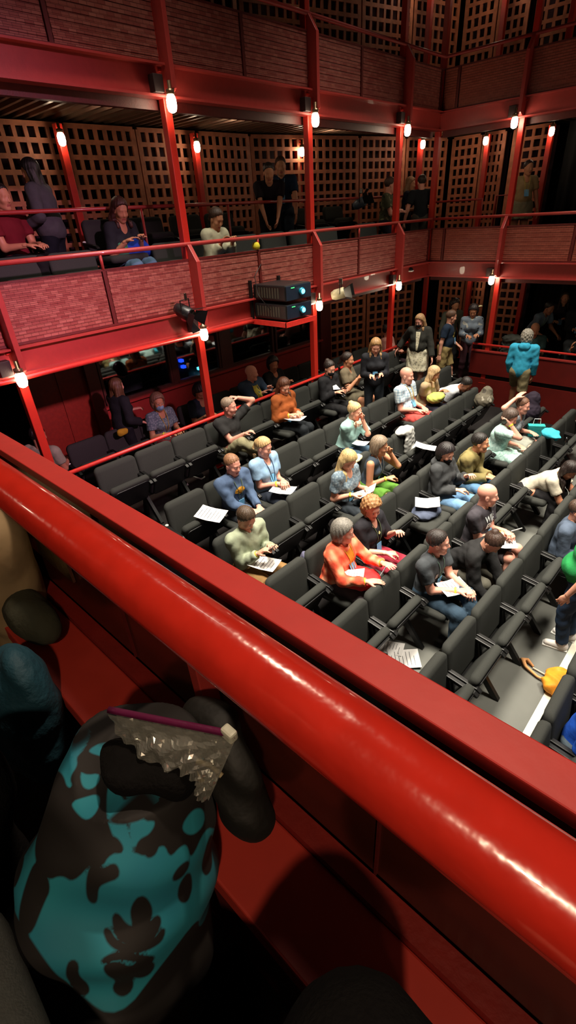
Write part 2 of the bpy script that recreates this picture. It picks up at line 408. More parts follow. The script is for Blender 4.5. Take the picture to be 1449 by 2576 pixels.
# corrugated decks seen from below
for nm, zc in (('ceiling_middle', U-.065), ('ceiling_upper', T-.065), ('ceiling_lower', M-.065)):
    mb = MB(); pitch = .17; y = -2.0
    while y < 13.2:
        prof = [(y, zc), (y+.05, zc), (y+.075, zc-.06), (y+.125, zc-.06), (y+.15, zc), (y+pitch, zc)]
        vs = [(-9.2, p[0], p[1]) for p in prof]+[(X0-.06, p[0], p[1]) for p in prof]
        mb.add(vs, [(i, i+1, 7+i, 6+i) for i in range(5)]); y += pitch
    x = X0-.06
    while x < 3.2:
        prof = [(x, zc), (x+.05, zc), (x+.075, zc-.06), (x+.125, zc-.06), (x+.15, zc), (x+pitch, zc)]
        vs = [(p[0], YC+.06, p[1]) for p in prof]+[(p[0], 14.1, p[1]) for p in prof]
        mb.add(vs, [(i, i+1, 7+i, 6+i) for i in range(5)]); x += pitch
    struct(nm, mb, DECK, fix=False)
# outer dark walls
mb = MB(); mb.box((-9.5, -2.4, -5), (-9.3, 14.6, 7)); struct('wall_left', mb, VOID)
mb = MB(); mb.box((-9.5, 14.3, -5), (3.6, 14.5, 7)); struct('wall_far', mb, BLACKWALL)
mb = MB(); mb.box((-9.5, -2.6, -5), (3.6, -2.4, 7)); struct('wall_near', mb, BLACKWALL)
mb = MB(); mb.box((-9.5, -2.6, 7), (3.6, 14.6, 7.2)); struct('ceiling', mb, BLACKWALL)
# black curtains closing the far gallery on the right
def curtain(name, x0, x1, y, z0, z1, label):
    mb = MB(); n = int((x1-x0)/.05); vs = []
    for i in range(n+1):
        x = x0+(x1-x0)*i/n; yy = y+.05*math.sin(i*1.25)
        vs += [(x, yy, z0), (x, yy, z1), (x, yy+.03, z1), (x, yy+.03, z0)]
    fs = []
    for i in range(n):
        a = i*4; b = a+4; fs += [(a, b, b+1, a+1), (a+2, b+2, b+3, a+3), (a+1, b+1, b+2, a+2), (a, a+3, b+3, b)]
    mb.add(vs, fs); tag(obj(name, mb, BLACKWALL, smooth=True), label, 'curtain', 'black curtains at the far gallery')
curtain('curtain', -4.25, 1.0, 13.2, M, 1.3, 'black curtain at the right end of the middle far gallery')
curtain('curtain', -4.45, 1.0, 13.6, G, -1.25, 'black curtain at the right end of the lower far gallery')

# lattice panels -------------------------------------------------
def lattice(p0, p1, z0, z1, label, ncol=8, dz=.19):
    p0 = np.array(p0+(0,), float); p1 = np.array(p1+(0,), float); d = p1-p0; L = np.linalg.norm(d); d /= L; nrm = np.array([d[1], -d[0], 0]); up = np.array([0, 0, 1.])
    root = empty('lattice_panel', tuple((p0+p1)/2+up*z0)); tag(root, label, 'lattice', 'wooden lattice panels lining the gallery walls')
    o = (p0+p1)/2
    mb = MB(); H = z1-z0
    n = int(round(H/dz)); 
    for i in range(n+1):
        mb.obox((0, 0, H*i/n), d, nrm, up, L/2, .018, .030)
    obj('horizontal_slats', mb, LATT, root)
    mb = MB()
    for i in range(ncol+1):
        w = .040 if i in (0, ncol) else .028
        mb.obox(d*(L*(i/ncol-.5)*.985)-nrm*.003+up*H/2, d, nrm, up, w, .018, H/2)
    obj('vertical_slats', mb, LATT, root)
    mb = MB(); mb.obox(-nrm*.34+up*H/2, d, nrm, up, L/2, .01, H/2); obj('backing', mb, VOID, root)
    return root
words = ['first', 'second', 'third', 'fourth', 'fifth', 'sixth', 'seventh', 'eighth', 'ninth', 'tenth', 'eleventh', 'twelfth', 'thirteenth']
lvname = {G: 'lower', M: 'middle', U: 'upper'}
A_ = (-8.42, 2.0); B_ = (-8.12, 7.9); C_ = (-6.75, 12.95)
def seg(a, b, n): return [((a[0]+(b[0]-a[0])*i/n, a[1]+(b[1]-a[1])*i/n), (a[0]+(b[0]-a[0])*(i+.93)/n, a[1]+(b[1]-a[1])*(i+.93)/n)) for i in range(n)]
for lv, z0, z1 in ((G, G+.1, -1.30), (M, M+.35, 1.27), (U, U+.3, 3.85)):
    segs = []
    if lv == G: segs = [((-8.0, 9.75), (-7.62, 10.95)), ((-7.58, 11.05), (-7.05, 12.3))]
    elif lv == M: segs = seg((-8.5, .9), A_, 1)+seg(A_, B_, 5)+seg(B_, C_, 4)
    else: segs = seg((-8.3, 6.2), B_, 1)+seg(B_, C_, 4)
    for i, (a, b) in enumerate(segs):
        lattice(a, b, z0, z1, '%s lattice panel from the left on the %s gallery left wall' % (words[i], lvname[lv]), 7 if lv != G else 6)
    fx = [(-6.68, -6.05), (-5.95, -5.5), (-5.28, -4.5)] if lv != U else [(-6.68, -6.05), (-5.95, -5.4), (-5.2, -4.5), (-4.2, -3.4), (-3.2, -2.4), (-2.2, -1.4)]
    for i, (a, b) in enumerate(fx):
        lattice((a, 13.05), (b, 13.05), z0, z1, '%s lattice panel from the corner on the %s gallery far wall' % (words[i], lvname[lv]), 4)
# dark red corner stiles behind the lattices
# control booth ---------------------------------------------------
XB = -7.72
mb = MB()
mb.box((XB-.08, 3.55, G), (XB, 9.35, -2.58)); mb.box((XB-.08, 3.55, -1.62), (XB, 9.35, -1.2))
struct('wall_booth', mb, RED)
mb = MB(); mb.box((XB-.03, 9.25, G), (XB+.07, 9.62, -1.2)); mb.box((XB-.03, 3.42, G), (XB+.07, 3.62, -1.2)); struct('trim_2', mb, DARKRED)
mb = MB(); mb.box((XB-.10, 2.55, G), (XB-.02, 3.42, -1.2)); mb.box((XB-.06, 2.98, G), (XB+.0, 3.02, -1.2)); struct('door_1', mb, mat('orange_red_door_paint', (0.50, 0.13, 0.07), rough=0.45))
mb = MB(); mb.box((-9.2, 9.4, G), (XB, 9.48, -1.2)); mb.box((-9.2, 3.5, G), (XB-.1, 3.56, -1.2)); struct('wall_booth_side', mb, VOID)
BG = glass_mat('booth_glass', (0.75, 0.78, 0.78), .03, .16)
WFR = mat('window_frame_brown', (0.30, 0.12, 0.09), rough=.5)
for n_, (a, b) in enumerate([(3.66, 5.05), (5.15, 6.22), (6.48, 7.72), (7.78, 9.22)]):
    w = MB(); w.box((XB-.05, a, -2.58), (XB+.015, a+.045, -1.62)); w.box((XB-.05, b-.045, -2.58), (XB+.015, b, -1.62)); w.box((XB-.05, a, -2.58), (XB+.03, b, -2.53)); w.box((XB-.05, a, -1.66), (XB+.015, b, -1.62))
    wf = struct('window_%d' % (n_+1), w, WFR)
    p = MB(); p.box((XB-.035, a+.04, -2.54), (XB-.027, b-.04, -1.65)); obj('pane', p, BG, wf)
mb = MB(); mb.box((XB-.06, 5.05, -2.58), (XB+.02, 5.15, -1.62)); mb.box((XB-.06, 6.22, -2.58), (XB+.03, 6.48, -1.62)); struct('trim_3', mb, WFR)
mb = MB(); mb.box((XB, 3.6, -2.61), (XB+.09, 9.3, -2.57)); struct('trim_4', mb, RED)
# things in the booth: desk, mixing console, screens
r_ = empty('mixing_desk', (-8.22, 6.0, G)); tag(r_, 'dark mixing desk behind the control booth window', 'desk')
mb = MB(); mb.box((-.4, -2.2, .78), (.35, 1.8, .84)); obj('desk_top', mb, BLACKPLASTIC, r_)
mb = MB(); [mb.box((-.35, y, 0), (.3, y+.05, .78)) for y in (-2.15, -.2, 1.7)]; obj('support', mb, BLACKPLASTIC, r_)
mb = MB(); mb.prism([(-.3, -.9, .84), (.3, -.9, .84), (.3, -.9, .90), (-.3, -.9, 1.02)], (0, 1.2, 0)); obj('console', mb, mat('grey_console', (.35, .36, .38), rough=.4), r_)
for k, (y, z, m_) in enumerate([(-.55, 1.26, LEDBLUE2), (-.52, 1.14, LEDBLUE2), (-.15, 1.02, LEDBLUE)]):
    mb = MB(); mb.box((.22, y-.035, z-.025), (.30, y+.035, z+.025)); obj('indicator', mb, m_, r_)
mb = MB(); mb.box((.1, -.75, .9), (.22, -.4, 1.36)); obj('equipment_rack', mb, BLACKPLASTIC, r_)
for k, y in enumerate((4.4, 7.1)):
    r_ = empty('monitor', (-8.15, y, G+.84)); tag(r_, 'grey monitor behind the %s booth window' % ('left' if k == 0 else 'third'), 'monitor', 'monitors in the booth')
    mb = MB(); mb.box((-.02, -.24, .08), (.02, .24, .38)); obj('screen', mb, mat('grey_screen_back', (.42, .44, .44), rough=.5), r_, bevel=.006)
    mb = MB(); mb.box((-.02, -.03, 0), (.0, .03, .1)); mb.box((-.1, -.12, 0), (.1, .12, .012)); obj('stand', mb, BLACKPLASTIC, r_)
# notices inside the last booth window
for k, (y, z, h_, w_, c) in enumerate([(8.72, -2.00, .17, .26, (.72, .72, .66)), (8.62, -2.34, .20, .42, (.66, .66, .60))]):
    mb = MB(); mb.box((XB-.10, y-w_/2, z-h_/2), (XB-.095, y+w_/2, z+h_/2)); 
    r_ = obj('notice', mb, mat('notice_%d' % k, c, rough=.8)); tag(r_, ['plain pale notice, the upper of two in the right booth window', 'printed pale notice, the lower of two in the right booth window'][k], 'notice')
    if k == 1:
        mb = MB()
        for (yy, zz) in ((-.11, .03), (0, .03), (.11, .03), (-.08, -.05), (.07, -.05)): mb.box((XB-.094, y+yy-.04, z+zz-.025), (XB-.092, y+yy+.04, z+zz+.025))
        obj('print', mb, INK, r_)

# balcony fronts --------------------------------------------------
def P3(face, s, off, z):      # s along the front, off = distance towards the stalls
    return (X0+off, s, z) if face == 'L' else (s, YC-off, z) if face == 'F' else (s, YN+off, z)
def fbox(mb, face, s0, s1, o0, o1, z0, z1, mi=0):
    a = P3(face, s0, o0, z0); b = P3(face, s1, o1, z1)
    mb.box(tuple(min(a[i], b[i]) for i in range(3)), tuple(max(a[i], b[i]) for i in range(3)), mi)
FACES = {'L': ('left', [1.916, 4.466, 7.016, 9.566], YN-1.4, YC, 1.275), 'F': ('far', [-4.34, -1.79, .76], X0, 2.6, 1.275)}
NUM = ['first', 'second', 'third', 'fourth', 'fifth', 'sixth', 'seventh', 'eighth', 'ninth', 'tenth', 'eleventh', 'twelfth']
for face, (fn_, posts, s0, s1, hb) in FACES.items():
    bm_ = BOARDY if face == 'L' else BOARDX
    for lv in (M, U):
        root = empty('balcony_front', P3(face, (s0+s1)/2, 0, lv)); tag(root, 'dark red slatted front of the %s gallery on the %s side' % (lvname[lv], fn_), 'balcony')
        root_loc = root.location.copy()
        def sub(name, mb, m, **k):
            o = obj(name, mb, m, root, **k); o.location = -root_loc; return o
        ds = [s0]+[q for p in posts for q in (p-hb, p) if q > s0+.3]+[posts[-1]+hb, s1]
        ds = sorted(set(round(d, 3) for d in ds if d <= s1))
        for i in range(len(ds)-1):
            a, b = ds[i]+.035, ds[i+1]-.035
            if b-a < .2: continue
            mb = MB(); nb = 16; zb, zt = lv+.09, lv+.675
            for k in range(nb):
                z = zb+(zt-zb)*k/nb; fbox(mb, face, a, b, -.012, .004 if k % 2 else .0, z+.0015, z+(zt-zb)/nb-.0015)
            sub('slat_panel', mb, bm_)
        mb = MB(); fbox(mb, face, s0, s1, -.045, .012, lv+.675, lv+.695); fbox(mb, face, s0, s1, -.03, .012, lv+.07, lv+.092)
        for d in ds[1:-1]: fbox(mb, face, d-.022, d+.022, -.03, .014, lv+.07, lv+.68)
        fbox(mb, face, s0, s1, -.032, -.02, lv+.07, lv+.68)
        sub('panel_frame', mb, DARKRED)
        mb = MB(); fbox(mb, face, s0, s1, -.02, .0, lv-.21, lv+.06); fbox(mb, face, s0, s1, -.02, .09, lv+.045, lv+.065); fbox(mb, face, s0, s1, -.10, .05, lv-.23, lv-.205)
        sub('edge_beam', mb, RED)
        mb = MB(); fbox(mb, face, s0, s1, -.22, -.14, lv-.32, lv-.20); sub('lower_flange', mb, DARKRED)
        for j, p in enumerate(posts):
            if p < s0: continue
            mb = MB()
            prof = [(0.0, lv+.86), (.03, lv+.86), (.17, lv+.66), (.17, lv-.16), (.10, lv-.20), (0, lv-.20)]
            mb.prism([P3(face, p-.03, o, z) for o, z in prof], (0, .06, 0) if face == 'L' else (.06, 0, 0)); sub('bracket_fin', mb, RED, bevel=.004)
            mb = MB(); fbox(mb, face, p-.22, p-.09, .0, .10, lv-.20, lv-.04); sub('junction_box', mb, mat('dark_maroon_box', (.16,.07,.06), rough=.6), bevel=.006)
# second-tier rail in the middle gallery and handrails
def rail(name, pts, r, m, label, group=None, posts=(), brackets=()):
    mb = MB(); mb.tube(pts, r, 14); o = obj(name, mb, m, smooth=True); tag(o, label, 'rail', group)
    for a, b in posts:
        q = MB(); q.tube([a, b], r*.75, 10); obj('upright', q, m, o, smooth=True)
    for c in brackets:
        q = MB(); q.obox(c, (1, 0, 0), (0, 1, 0), (0, 0, 1), .035, .035, .012); obj('bracket', q, CHROME, o, bevel=.004)
    return o
HR = 'painted handrails along the galleries'
ys = [1.916, 4.466, 7.016, 9.566]
rail('handrail', [(X0+.0, YN-1.4, M+.8625), (X0, YC, M+.8625)], .026, RED, 'red tubular handrail on top of the middle gallery front, left side', HR, posts=[((X0, y-1.275, M+.69), (X0, y-1.275, M+.86)) for y in ys])
rail('handrail', [(X0, YC, M+.8625), (2.6, YC, M+.8625)], .026, RED, 'red tubular handrail on top of the middle gallery front, far side', HR, posts=[((x, YC, M+.69), (x, YC, M+.86)) for x in (-3.065, -.5)])
rail('handrail', [(X0, YN-1.4, U+.8625), (X0, YC, U+.8625), (2.6, YC, U+.8625)], .026, RED, 'dark red tubular handrail running along the uppermost gallery', HR)
rail('handrail', [(-6.8, -1.2, .20), (-6.8, 12.2, .20)], .024, RED, 'red tubular rail between the two seat rows of the middle gallery', HR,
     posts=[((-6.8, y, -.8), (-6.8, y, .2)) for y in (2.1, 4.42, 6.0, 7.85, 9.5, 11.2)])
rail('handrail', [(-6.6, 12.1, .05), (-5.4, 12.1, .05), (-5.4, 12.1, -.75)], .024, RED, 'short looped red rail in the middle gallery corner, left one', HR)
rail('handrail', [(-5.1, 12.1, -.75), (-5.1, 12.1, .09), (-4.75, 12.1, .09), (-4.7, 12.1, -.75)], .024, RED, 'short looped red rail in the middle gallery corner, right one', HR)
rail('handrail', [(X0, YN-1.4, -2.648), (X0, 10.25, -2.648)], .028, mat('bright_red_rail', (.80, .19, .16), rough=.35, bump=.03), 'bright red rail between the stalls and the lower gallery', HR)
rail('lighting_pipe', [(X0+.06, YN-1.4, -1.375), (X0+.06, 5.45, -1.375)], .028, mat('bright_red_rail', (.8, .19, .16)), 'red pipe hung below the middle gallery to the left of the projectors', None)
# posts -------------------------------------------------------------
POSTM = mat('post_red_paint', (0.74, 0.16, 0.11), rough=0.38, var=0.05, bump=0.04)
def post(x, y, z0, z1, label, w=.05):
    mb = MB(); mb.box((-w, -w, 0), (w, w, z1-z0)); o = obj('steel_post', mb, POSTM, loc=(x, y, z0), bevel=.008); tag(o, label, 'post', 'red steel posts')
    q = MB(); q.box((-w*1.5, -w*1.5, 0), (w*1.5, w*1.5, .015)); obj('base_plate', q, POSTM, o); return o
for lv, z1 in ((G, M-.32), (M, U-.32), (U, T-.3)):
    for i, y in enumerate([1.916, 4.466, 7.016, 9.566]):
        post(X0-.052, y, lv, z1+.32 if lv == U else z1+.1, '%s red front post from the left, %s gallery, left side' % (NUM[i], lvname[lv]))
    if lv != G: post(X0-.05, YC+.05, lv, z1+.1, 'red corner post of the %s gallery between left and far fronts' % lvname[lv])
    for i, x in enumerate([-4.34, -1.79]):
        post(x, YC+.052, lv, z1+.1, '%s red front post from the corner, %s gallery, far side' % (NUM[i], lvname[lv]))
    for i, (x, y) in enumerate([(-7.93, 4.08), (-7.93, 6.41), (-7.9, 8.95), (-6.72, 11.62)]):
        if lv == G: continue
        post(x, y, lv, z1+.1, '%s red rear post from the left, %s gallery, left wall' % (NUM[i], lvname[lv]))
    for i, (x, y) in enumerate([(-6.69, 12.3), (-5.72, 12.72), (-4.42, 12.72)]):
        if i == 0 and lv != G: continue
        post(x, y, lv, z1+.1, '%s red rear post from the corner, %s gallery, far wall' % (NUM[i], lvname[lv]))
# lamps ---------------------------------------------------------------
CAPM = mat('lamp_cap_metal', (.55, .45, .35), rough=.3, metal=.8)
def lamp(x, y, z, label, s=1.0, arm=None):
    r_ = empty('bulkhead_lamp', (x, y, z)); tag(r_, label, 'lamp', 'glowing jar lamps on the posts')
    mb = MB(); mb.lathe([(.02*s, -.085*s), (.045*s, -.07*s), (.056*s, -.03*s), (.056*s, .03*s), (.045*s, .065*s), (.03*s, .08*s)], n=16); obj('bulb', mb, BULB, r_, smooth=True)
    mb = MB(); mb.lathe([(.03*s, .075*s), (.05*s, .08*s), (.05*s, .12*s), (.02*s, .13*s), (.02*s, .2*s)], n=14); obj('cap', mb, CAPM, r_, smooth=True)
    if arm:
        mb = MB(); mb.tube([(0, 0, .14*s), (arm[0]*.5, arm[1]*.5, .17*s), (arm[0], arm[1], .14*s)], .008, 8); obj('bracket', mb, CAPM, r_, smooth=True)
    return r_
for lv, z in ((M, -1.37), (U, 1.155)):
    for i, y in enumerate([1.916, 4.466, 7.016, 9.566]):
        lamp(X0+.14, y-.05, z, '%s jar lamp from the left under the %s gallery front, left side' % (NUM[i], lvname[lv]))
    lamp(-4.40, YC-.16, z, 'bright jar lamp under the %s gallery front, far side, nearest the corner' % lvname[lv])
    lamp(-1.79, YC-.16, z, 'bright jar lamp under the %s gallery front, far side, beyond the first' % lvname[lv])
for i, (x, y, z) in enumerate([(-7.78, 4.02, 1.04), (-7.78, 6.33, 1.03), (-7.75, 8.9, 1.03), (-6.6, 11.5, 1.11)]):
    lamp(x, y, z, '%s jar lamp from the left, rear posts of middle gallery, left wall' % NUM[i], .9, arm=(-.14, .05))
for i, (x, y, z) in enumerate([(-5.70, 12.56, 1.11), (-4.36, 12.56, 1.11)]):
    lamp(x, y, z, '%s jar lamp from the corner, rear posts of middle gallery, far wall' % NUM[i], .9, arm=(-.02, .14))
for i, (x, y) in enumerate([(-7.78, 8.9), (-6.6, 11.5), (-5.7, 12.56), (-3.3, 12.5)]):
    lamp(x, y, 3.62, 'jar lamp on the rear posts of the uppermost gallery, %s from the left' % NUM[i], .9)
lamp(-7.6, 9.9, -1.36, 'jar lamp over the lower gallery seats right of the booth', .8)
lamp(-5.65, 12.55, -1.36, 'jar lamp in the rear of the lower far gallery', .8)

for i, (x, y) in enumerate([(1.35, -1.0), (-2.4, -1.5)]):
    post(x, y-.16, M, U-.1, 'red steel post behind us on our own gallery, %s' % ['right one', 'left one'][i]); lamp(x, y, 1.05, 'jar lamp behind us on our own gallery, %s' % ['right one', 'left one'][i], .9)
# far side of the lower gallery: boarded front with a rail ------------------
r_ = empty('gallery_front', (-4.67, YC, -3.6)); tag(r_, 'plain dark red boarded front at the far side of the stalls', 'barrier')
mb = MB(); mb.box((0, -.03, .30), (7.0, .03, .80)); obj('board', mb, mat('dark_red_board', (.40, .09, .07), rough=.45, var=.12, nscale=4), r_)
mb = MB(); mb.box((0, -.045, .78), (7.0, .045, .81)); obj('cap_rail', mb, RED, r_)
mb = MB(); mb.tube([(0, 0, .35), (0, 0, .93), (7.0, 0, .93)], .022, 12); obj('handrail', mb, mat('bright_red_rail', (.8, .19, .16)), r_, smooth=True)
mb = MB(); mb.box((0, -.02, -.75), (7.0, .03, .20)); obj('plinth', mb, mat('dark_red_board', (.4, .09, .07)), r_)
mb = MB(); mb.box((0, .03, .18), (7.0, .12, .32)); obj('recess', mb, BLACKMETAL, r_)

# our own side: parapet, ledge, thick rail, sill --------------------------------
XA, XZ = X0+.02, 3.2
root = empty('balcony_front', (0, YN, M)); tag(root, 'front of our own gallery, its broad red top ledge crossing the picture', 'balcony'); rl = root.location.copy()
def subn(name, mb, m, **k):
    o = obj(name, mb, m, root, **k); o.location = -rl; return o
mb = MB(); mb.box((XA, .297, -.449), (XZ, .3437, -.429)); subn('top_ledge', mb, LEDGE, bevel=.002)
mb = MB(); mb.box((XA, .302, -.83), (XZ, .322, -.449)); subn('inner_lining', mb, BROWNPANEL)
mb = MB(); x = XA
while x < XZ:
    mb.box((x, .2965, -.825), (x+.004, .304, -.449)); x += 1.275/2
subn('joint_strips', mb, DARKRED)
mb = MB()
for k in range(16): z = M+.09+.585*k/16; mb.box((XA, .326, z+.001), (XZ, .34, z+.035))
subn('slat_panel', mb, BOARDX)
mb = MB(); mb.box((XA, .324, M-.25), (XZ, .344, M+.07)); subn('edge_beam', mb, RED)
mb = MB(); mb.box((XA, .266, -.90), (XZ, .30, -.835)); subn('sill_shadow_step', mb, mat('shadowed_sill_red', (.50, .11, .08), rough=.55))  # small step; its darker red has the handrail's shadow put into the colour
mb = MB(); mb.box((XA, .143, -.90), (XZ, .2655, -.85)); subn('sill', mb, SILL, bevel=.004)
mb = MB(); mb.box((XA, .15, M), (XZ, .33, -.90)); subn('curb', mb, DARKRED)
r_ = rail('handrail', [(XA, .1387, -.2575), (XZ, .1387, -.2575)], .0238, RAILRED, 'thick glossy red handrail sweeping across the foreground', HR)
for x in (-4.32, -3.05, -1.775, -.50, .775, 2.05):
    q = MB(); q.prism([(x-.012, .130, -.272), (x-.012, .150, -.272), (x-.012, .300, -.50), (x-.012, .300, -.80), (x-.012, .268, -.80), (x-.012, .262, -.50)], (0.024, 0, 0)); obj('stanchion', q, RED, r_, bevel=.002)
q = MB(); q.box((-1.36, .290, -.72), (-1.02, .2965, -.62)); q.box((-1.36, .290, -.60), (-1.02, .2965, -.585)); o = obj('lit_patch', q, mat('bright_patch_metal', (.75, .72, .6), rough=.25, metal=1.0)); tag(o, 'bright patch imitating light on the inner face of our gallery front', 'lit patch')  # bright metal pieces imitate the lit, reflecting patch on the dark lining
mb = MB(); mb.box((XA-3, -2.2, M-.12), (XZ, .30, MF)); struct('floor_our_gallery', mb, GALFLOOR)

# projectors -------------------------------------------------------------------
r_ = empty('projector_shelf', (-5.55, 5.8, -1.37)); tag(r_, 'red steel shelf carrying the two projectors', 'shelf')
mb = MB(); mb.box((-.37, -.33, -.01), (.38, .33, .01)); obj('tray', mb, RED, r_)
mb = MB(); mb.box((-.37, -.34, -.05), (.38, -.32, .02)); mb.box((.36, -.34, -.05), (.385, .34, .02)); obj('lip', mb, mat('bright_red_rail', (.8, .19, .16)), r_)
mb = MB(); mb.box((-.36, -.34, -.02), (-.32, -.30, .56)); mb.box((-.36, .28, -.02), (-.32, .32, .56)); obj('frame', mb, BLACKMETAL, r_)
for k in range(2):
    r_ = empty('projector', (-5.55, 5.8, -1.355+k*.255)); tag(r_, ['black projector on the red shelf, lower one', 'black projector stacked on top of the other'][k], 'projector', 'two stacked projectors')
    mb = MB(); mb.box((-.33, -.28, .02), (.34, .28, .235)); obj('body', mb, BLACKPLASTIC, r_, bevel=.02)
    mb = MB(); mb.box((.338, -.27, .03), (.352, .27, .225)); obj('front_panel', mb, mat('blue_black_panel', (.10, .14, .20), rough=.35), r_, bevel=.006)
    mb = MB(); mb.lathe([(.05, 0), (.055, .03), (.045, .05), (.04, .045)], n=18); o = obj('lens', mb, mat('teal_lens_coating', (.1, .5, .6), rough=.1, coat=1), r_, smooth=True); o.location = (.35, .04, .13); o.rotation_euler = (0, math.pi/2, 0)
    mb = MB(); mb.lathe([(.034, 0), (.030, .012), (.01, .018)], n=16); l_ = obj('lens_glow', mb, LEDBLUE, o, smooth=True); l_.location = (0, 0, .045)
    mb = MB(); mb.box((.352, -.17, .19), (.356, -.10, .20)); obj('indicator', mb, LEDGREEN, r_)
    mb = MB()
    for j in range(9): mb.box((-.26+j*.055, -.285, .06), (-.235+j*.055, -.279, .20))
    obj('vent_grille', mb, mat('vent_grey', (.25, .26, .22), rough=.4), r_)
mb = MB(); pts = [(-5.9, 5.7, -.75), (-5.75, 5.6, -.6), (-5.8, 5.5, -.75), (-5.7, 5.45, -1.0), (-5.5, 5.49, -1.2)]; mb.tube(pts, .006, 6); tag(obj('cable', mb, BLACKPLASTIC, smooth=True), 'thin cable drooping over the projectors', 'cable')
# stage lights ------------------------------------------------------------------
def stage_light(loc, rz, tilt, label, body):
    r_ = empty('stage_light', loc, rz); tag(r_, label, 'stage light', 'stage lights clamped under the gallery')
    Mx = Matrix.Rotation(tilt, 4, 'Y')
    mb = MB(); mb.lathe([(.06, -.16), (.085, -.10), (.09, .06), (.075, .09), (.07, .075)], n=20); o = obj('can', mb, body, r_, smooth=True); o.matrix_local = Mx
    for k in range(4):
        a = k*math.pi/2; q = MB(); c, s_ = math.cos(a), math.sin(a)
        w0 = .06; w1 = .10
        q.prism([(.085*c-w0*s_, .085*s_+w0*c, .08), (.085*c+w0*s_, .085*s_-w0*c, .08), (.16*c+w1*s_, .16*s_-w1*c, .21), (.16*c-w1*s_, .16*s_+w1*c, .21)], (.003*c, .003*s_, 0)); b = obj('barn_door', q, BLACKMETAL, o)
    mb = MB(); mb.tube([(0, -.10, 0), (0, -.10, .16), (0, .10, .16), (0, .10, 0)], .008, 6); obj('yoke', mb, BLACKMETAL, r_)
    mb = MB(); mb.box((-.03, -.03, .15), (.03, .03, .24)); obj('clamp', mb, CHROME, r_, bevel=.005)
stage_light((-5.62, 4.05, -1.02), 0.35, 2.0, 'black stage light with open barn doors beside the second post', BLACKPLASTIC)
stage_light((-5.62, 7.35, -1.22), 0.5, 1.35, 'stage light with a pale cream can right of the projectors', mat('cream_can', (.72, .68, .55), rough=.4))
stage_light((-6.75, 9.5, .12), 0.3, 1.2, 'small grey-topped stage light on the rear rail of the middle gallery', mat('grey_can', (.30, .36, .42), rough=.4))

# theatre seats -------------------------------------------------------------------
def chair_proto(folded):
    r_ = empty('theatre_seat', (0, 0, -50)); r_.scale = (K, K, K)
    tag(r_, 'x', 'seat', 'black folding theatre seats')
    mb = MB(); Mx = Matrix.Translation((-.035, 0, .62)) @ Matrix.Rotation(math.radians(-8), 4, 'Y') @ Matrix(((0, 0, 1, 0), (1, 0, 0, 0), (0, 1, 0, 0), (0, 0, 0, 1)))
    mb.cushion(.54, .49, .085, Mx, rt=.065, rb=.05)
    for i, v in enumerate(mb.v): mb.v[i] = (v[0]+.35*v[1]**2, v[1], v[2])
    parts = [obj('backrest', mb, UPH, r_, smooth=True)]
    mb = MB(); Mx2 = Matrix.Translation((-.07, 0, .57)) @ Matrix.Rotation(math.radians(-8), 4, 'Y')
    mb.cushion(.47, .36, .02, Mx2 @ Matrix(((0, 0, 1, 0), (1, 0, 0, 0), (0, 1, 0, 0), (0, 0, 0, 1))), rt=.05, rb=.05)
    for i, v in enumerate(mb.v): mb.v[i] = (v[0]+.35*v[1]**2, v[1], v[2])
    parts.append(obj('back_shell', mb, BLACKPLASTIC, r_, smooth=True))
    ang = math.radians(66 if folded else 2)
    mb = MB(); Ms = Matrix.Translation((.13 if folded else .11, 0, .34 if folded else .40)) @ Matrix.Rotation(-ang, 4, 'Y') @ Matrix.Translation((.17, 0, .03)) @ Matrix(((0, 1, 0, 0), (1, 0, 0, 0), (0, 0, 1, 0), (0, 0, 0, 1)))
    mb.cushion(.52, .36 if folded else .42, .085, Ms, rt=.05, rb=.04)
    parts.append(obj('seat', mb, UPH, r_, smooth=True))
    mb = MB(); Ms = Matrix.Translation((.13 if folded else .11, 0, .34 if folded else .40)) @ Matrix.Rotation(-ang, 4, 'Y') @ Matrix.Translation((.155, 0, -.022)) @ Matrix(((0, 1, 0, 0), (1, 0, 0, 0), (0, 0, 1, 0), (0, 0, 0, 1)))
    mb.cushion(.47, .32, .02, Ms, rt=.05, rb=.04)
    parts.append(obj('seat_pan', mb, BLACKPLASTIC, r_, smooth=True))
    for s in (-1, 1):
        y = s*.3025
        mb = MB(); mb.prism([(-.03, y-.022, .60), (.30, y-.022, .555), (.31, y-.022, .575), (.27, y-.022, .60), (-.02, y-.022, .635)], (0, .044, 0)); a = obj('armrest', mb, BLACKMETAL, r_, bevel=.008); parts.append(a)
        mb = MB(); mb.lathe([(.021, 0), (.022, .008), (.010, .016)], n=10); b = obj('bolt', mb, mat('pale_bolt_cap', (.86,.86,.82), rough=.3), a, smooth=True); b.location = (-.005, y, .632)
        mb = MB(); mb.prism([(-.02, y-.012, .60), (.05, y-.012, .59), (.09, y-.012, .40), (.10, y-.012, .33), (.03, y-.012, .33), (.02, y-.012, .42)], (0, .024, 0)); parts.append(obj('side_bracket', mb, BLACKMETAL, r_))
    mb = MB(); mb.box((.03, -.3025, .31), (.10, .3025, .36)); parts.append(obj('beam', mb, BLACKMETAL, r_))
    mb = MB(); y = -.3025
    mb.prism([(.03, y-.02, .33), (.10, y-.02, .33), (.34, y-.02, .02), (.34, y-.02, 0), (.28, y-.02, 0)], (0, .04, 0)); mb.prism([(.03, y-.02, .33), (.08, y-.02, .33), (.02, y-.02, 0), (-.06, y-.02, 0)], (0, .04, 0))
    parts.append(obj('leg', mb, BLACKMETAL, r_))
    tree = [(p, [c for c in C.objects if c.parent == p]) for p in parts]
    return r_, tree
PF = chair_proto(True); PD = chair_proto(False)
used_proto = set()
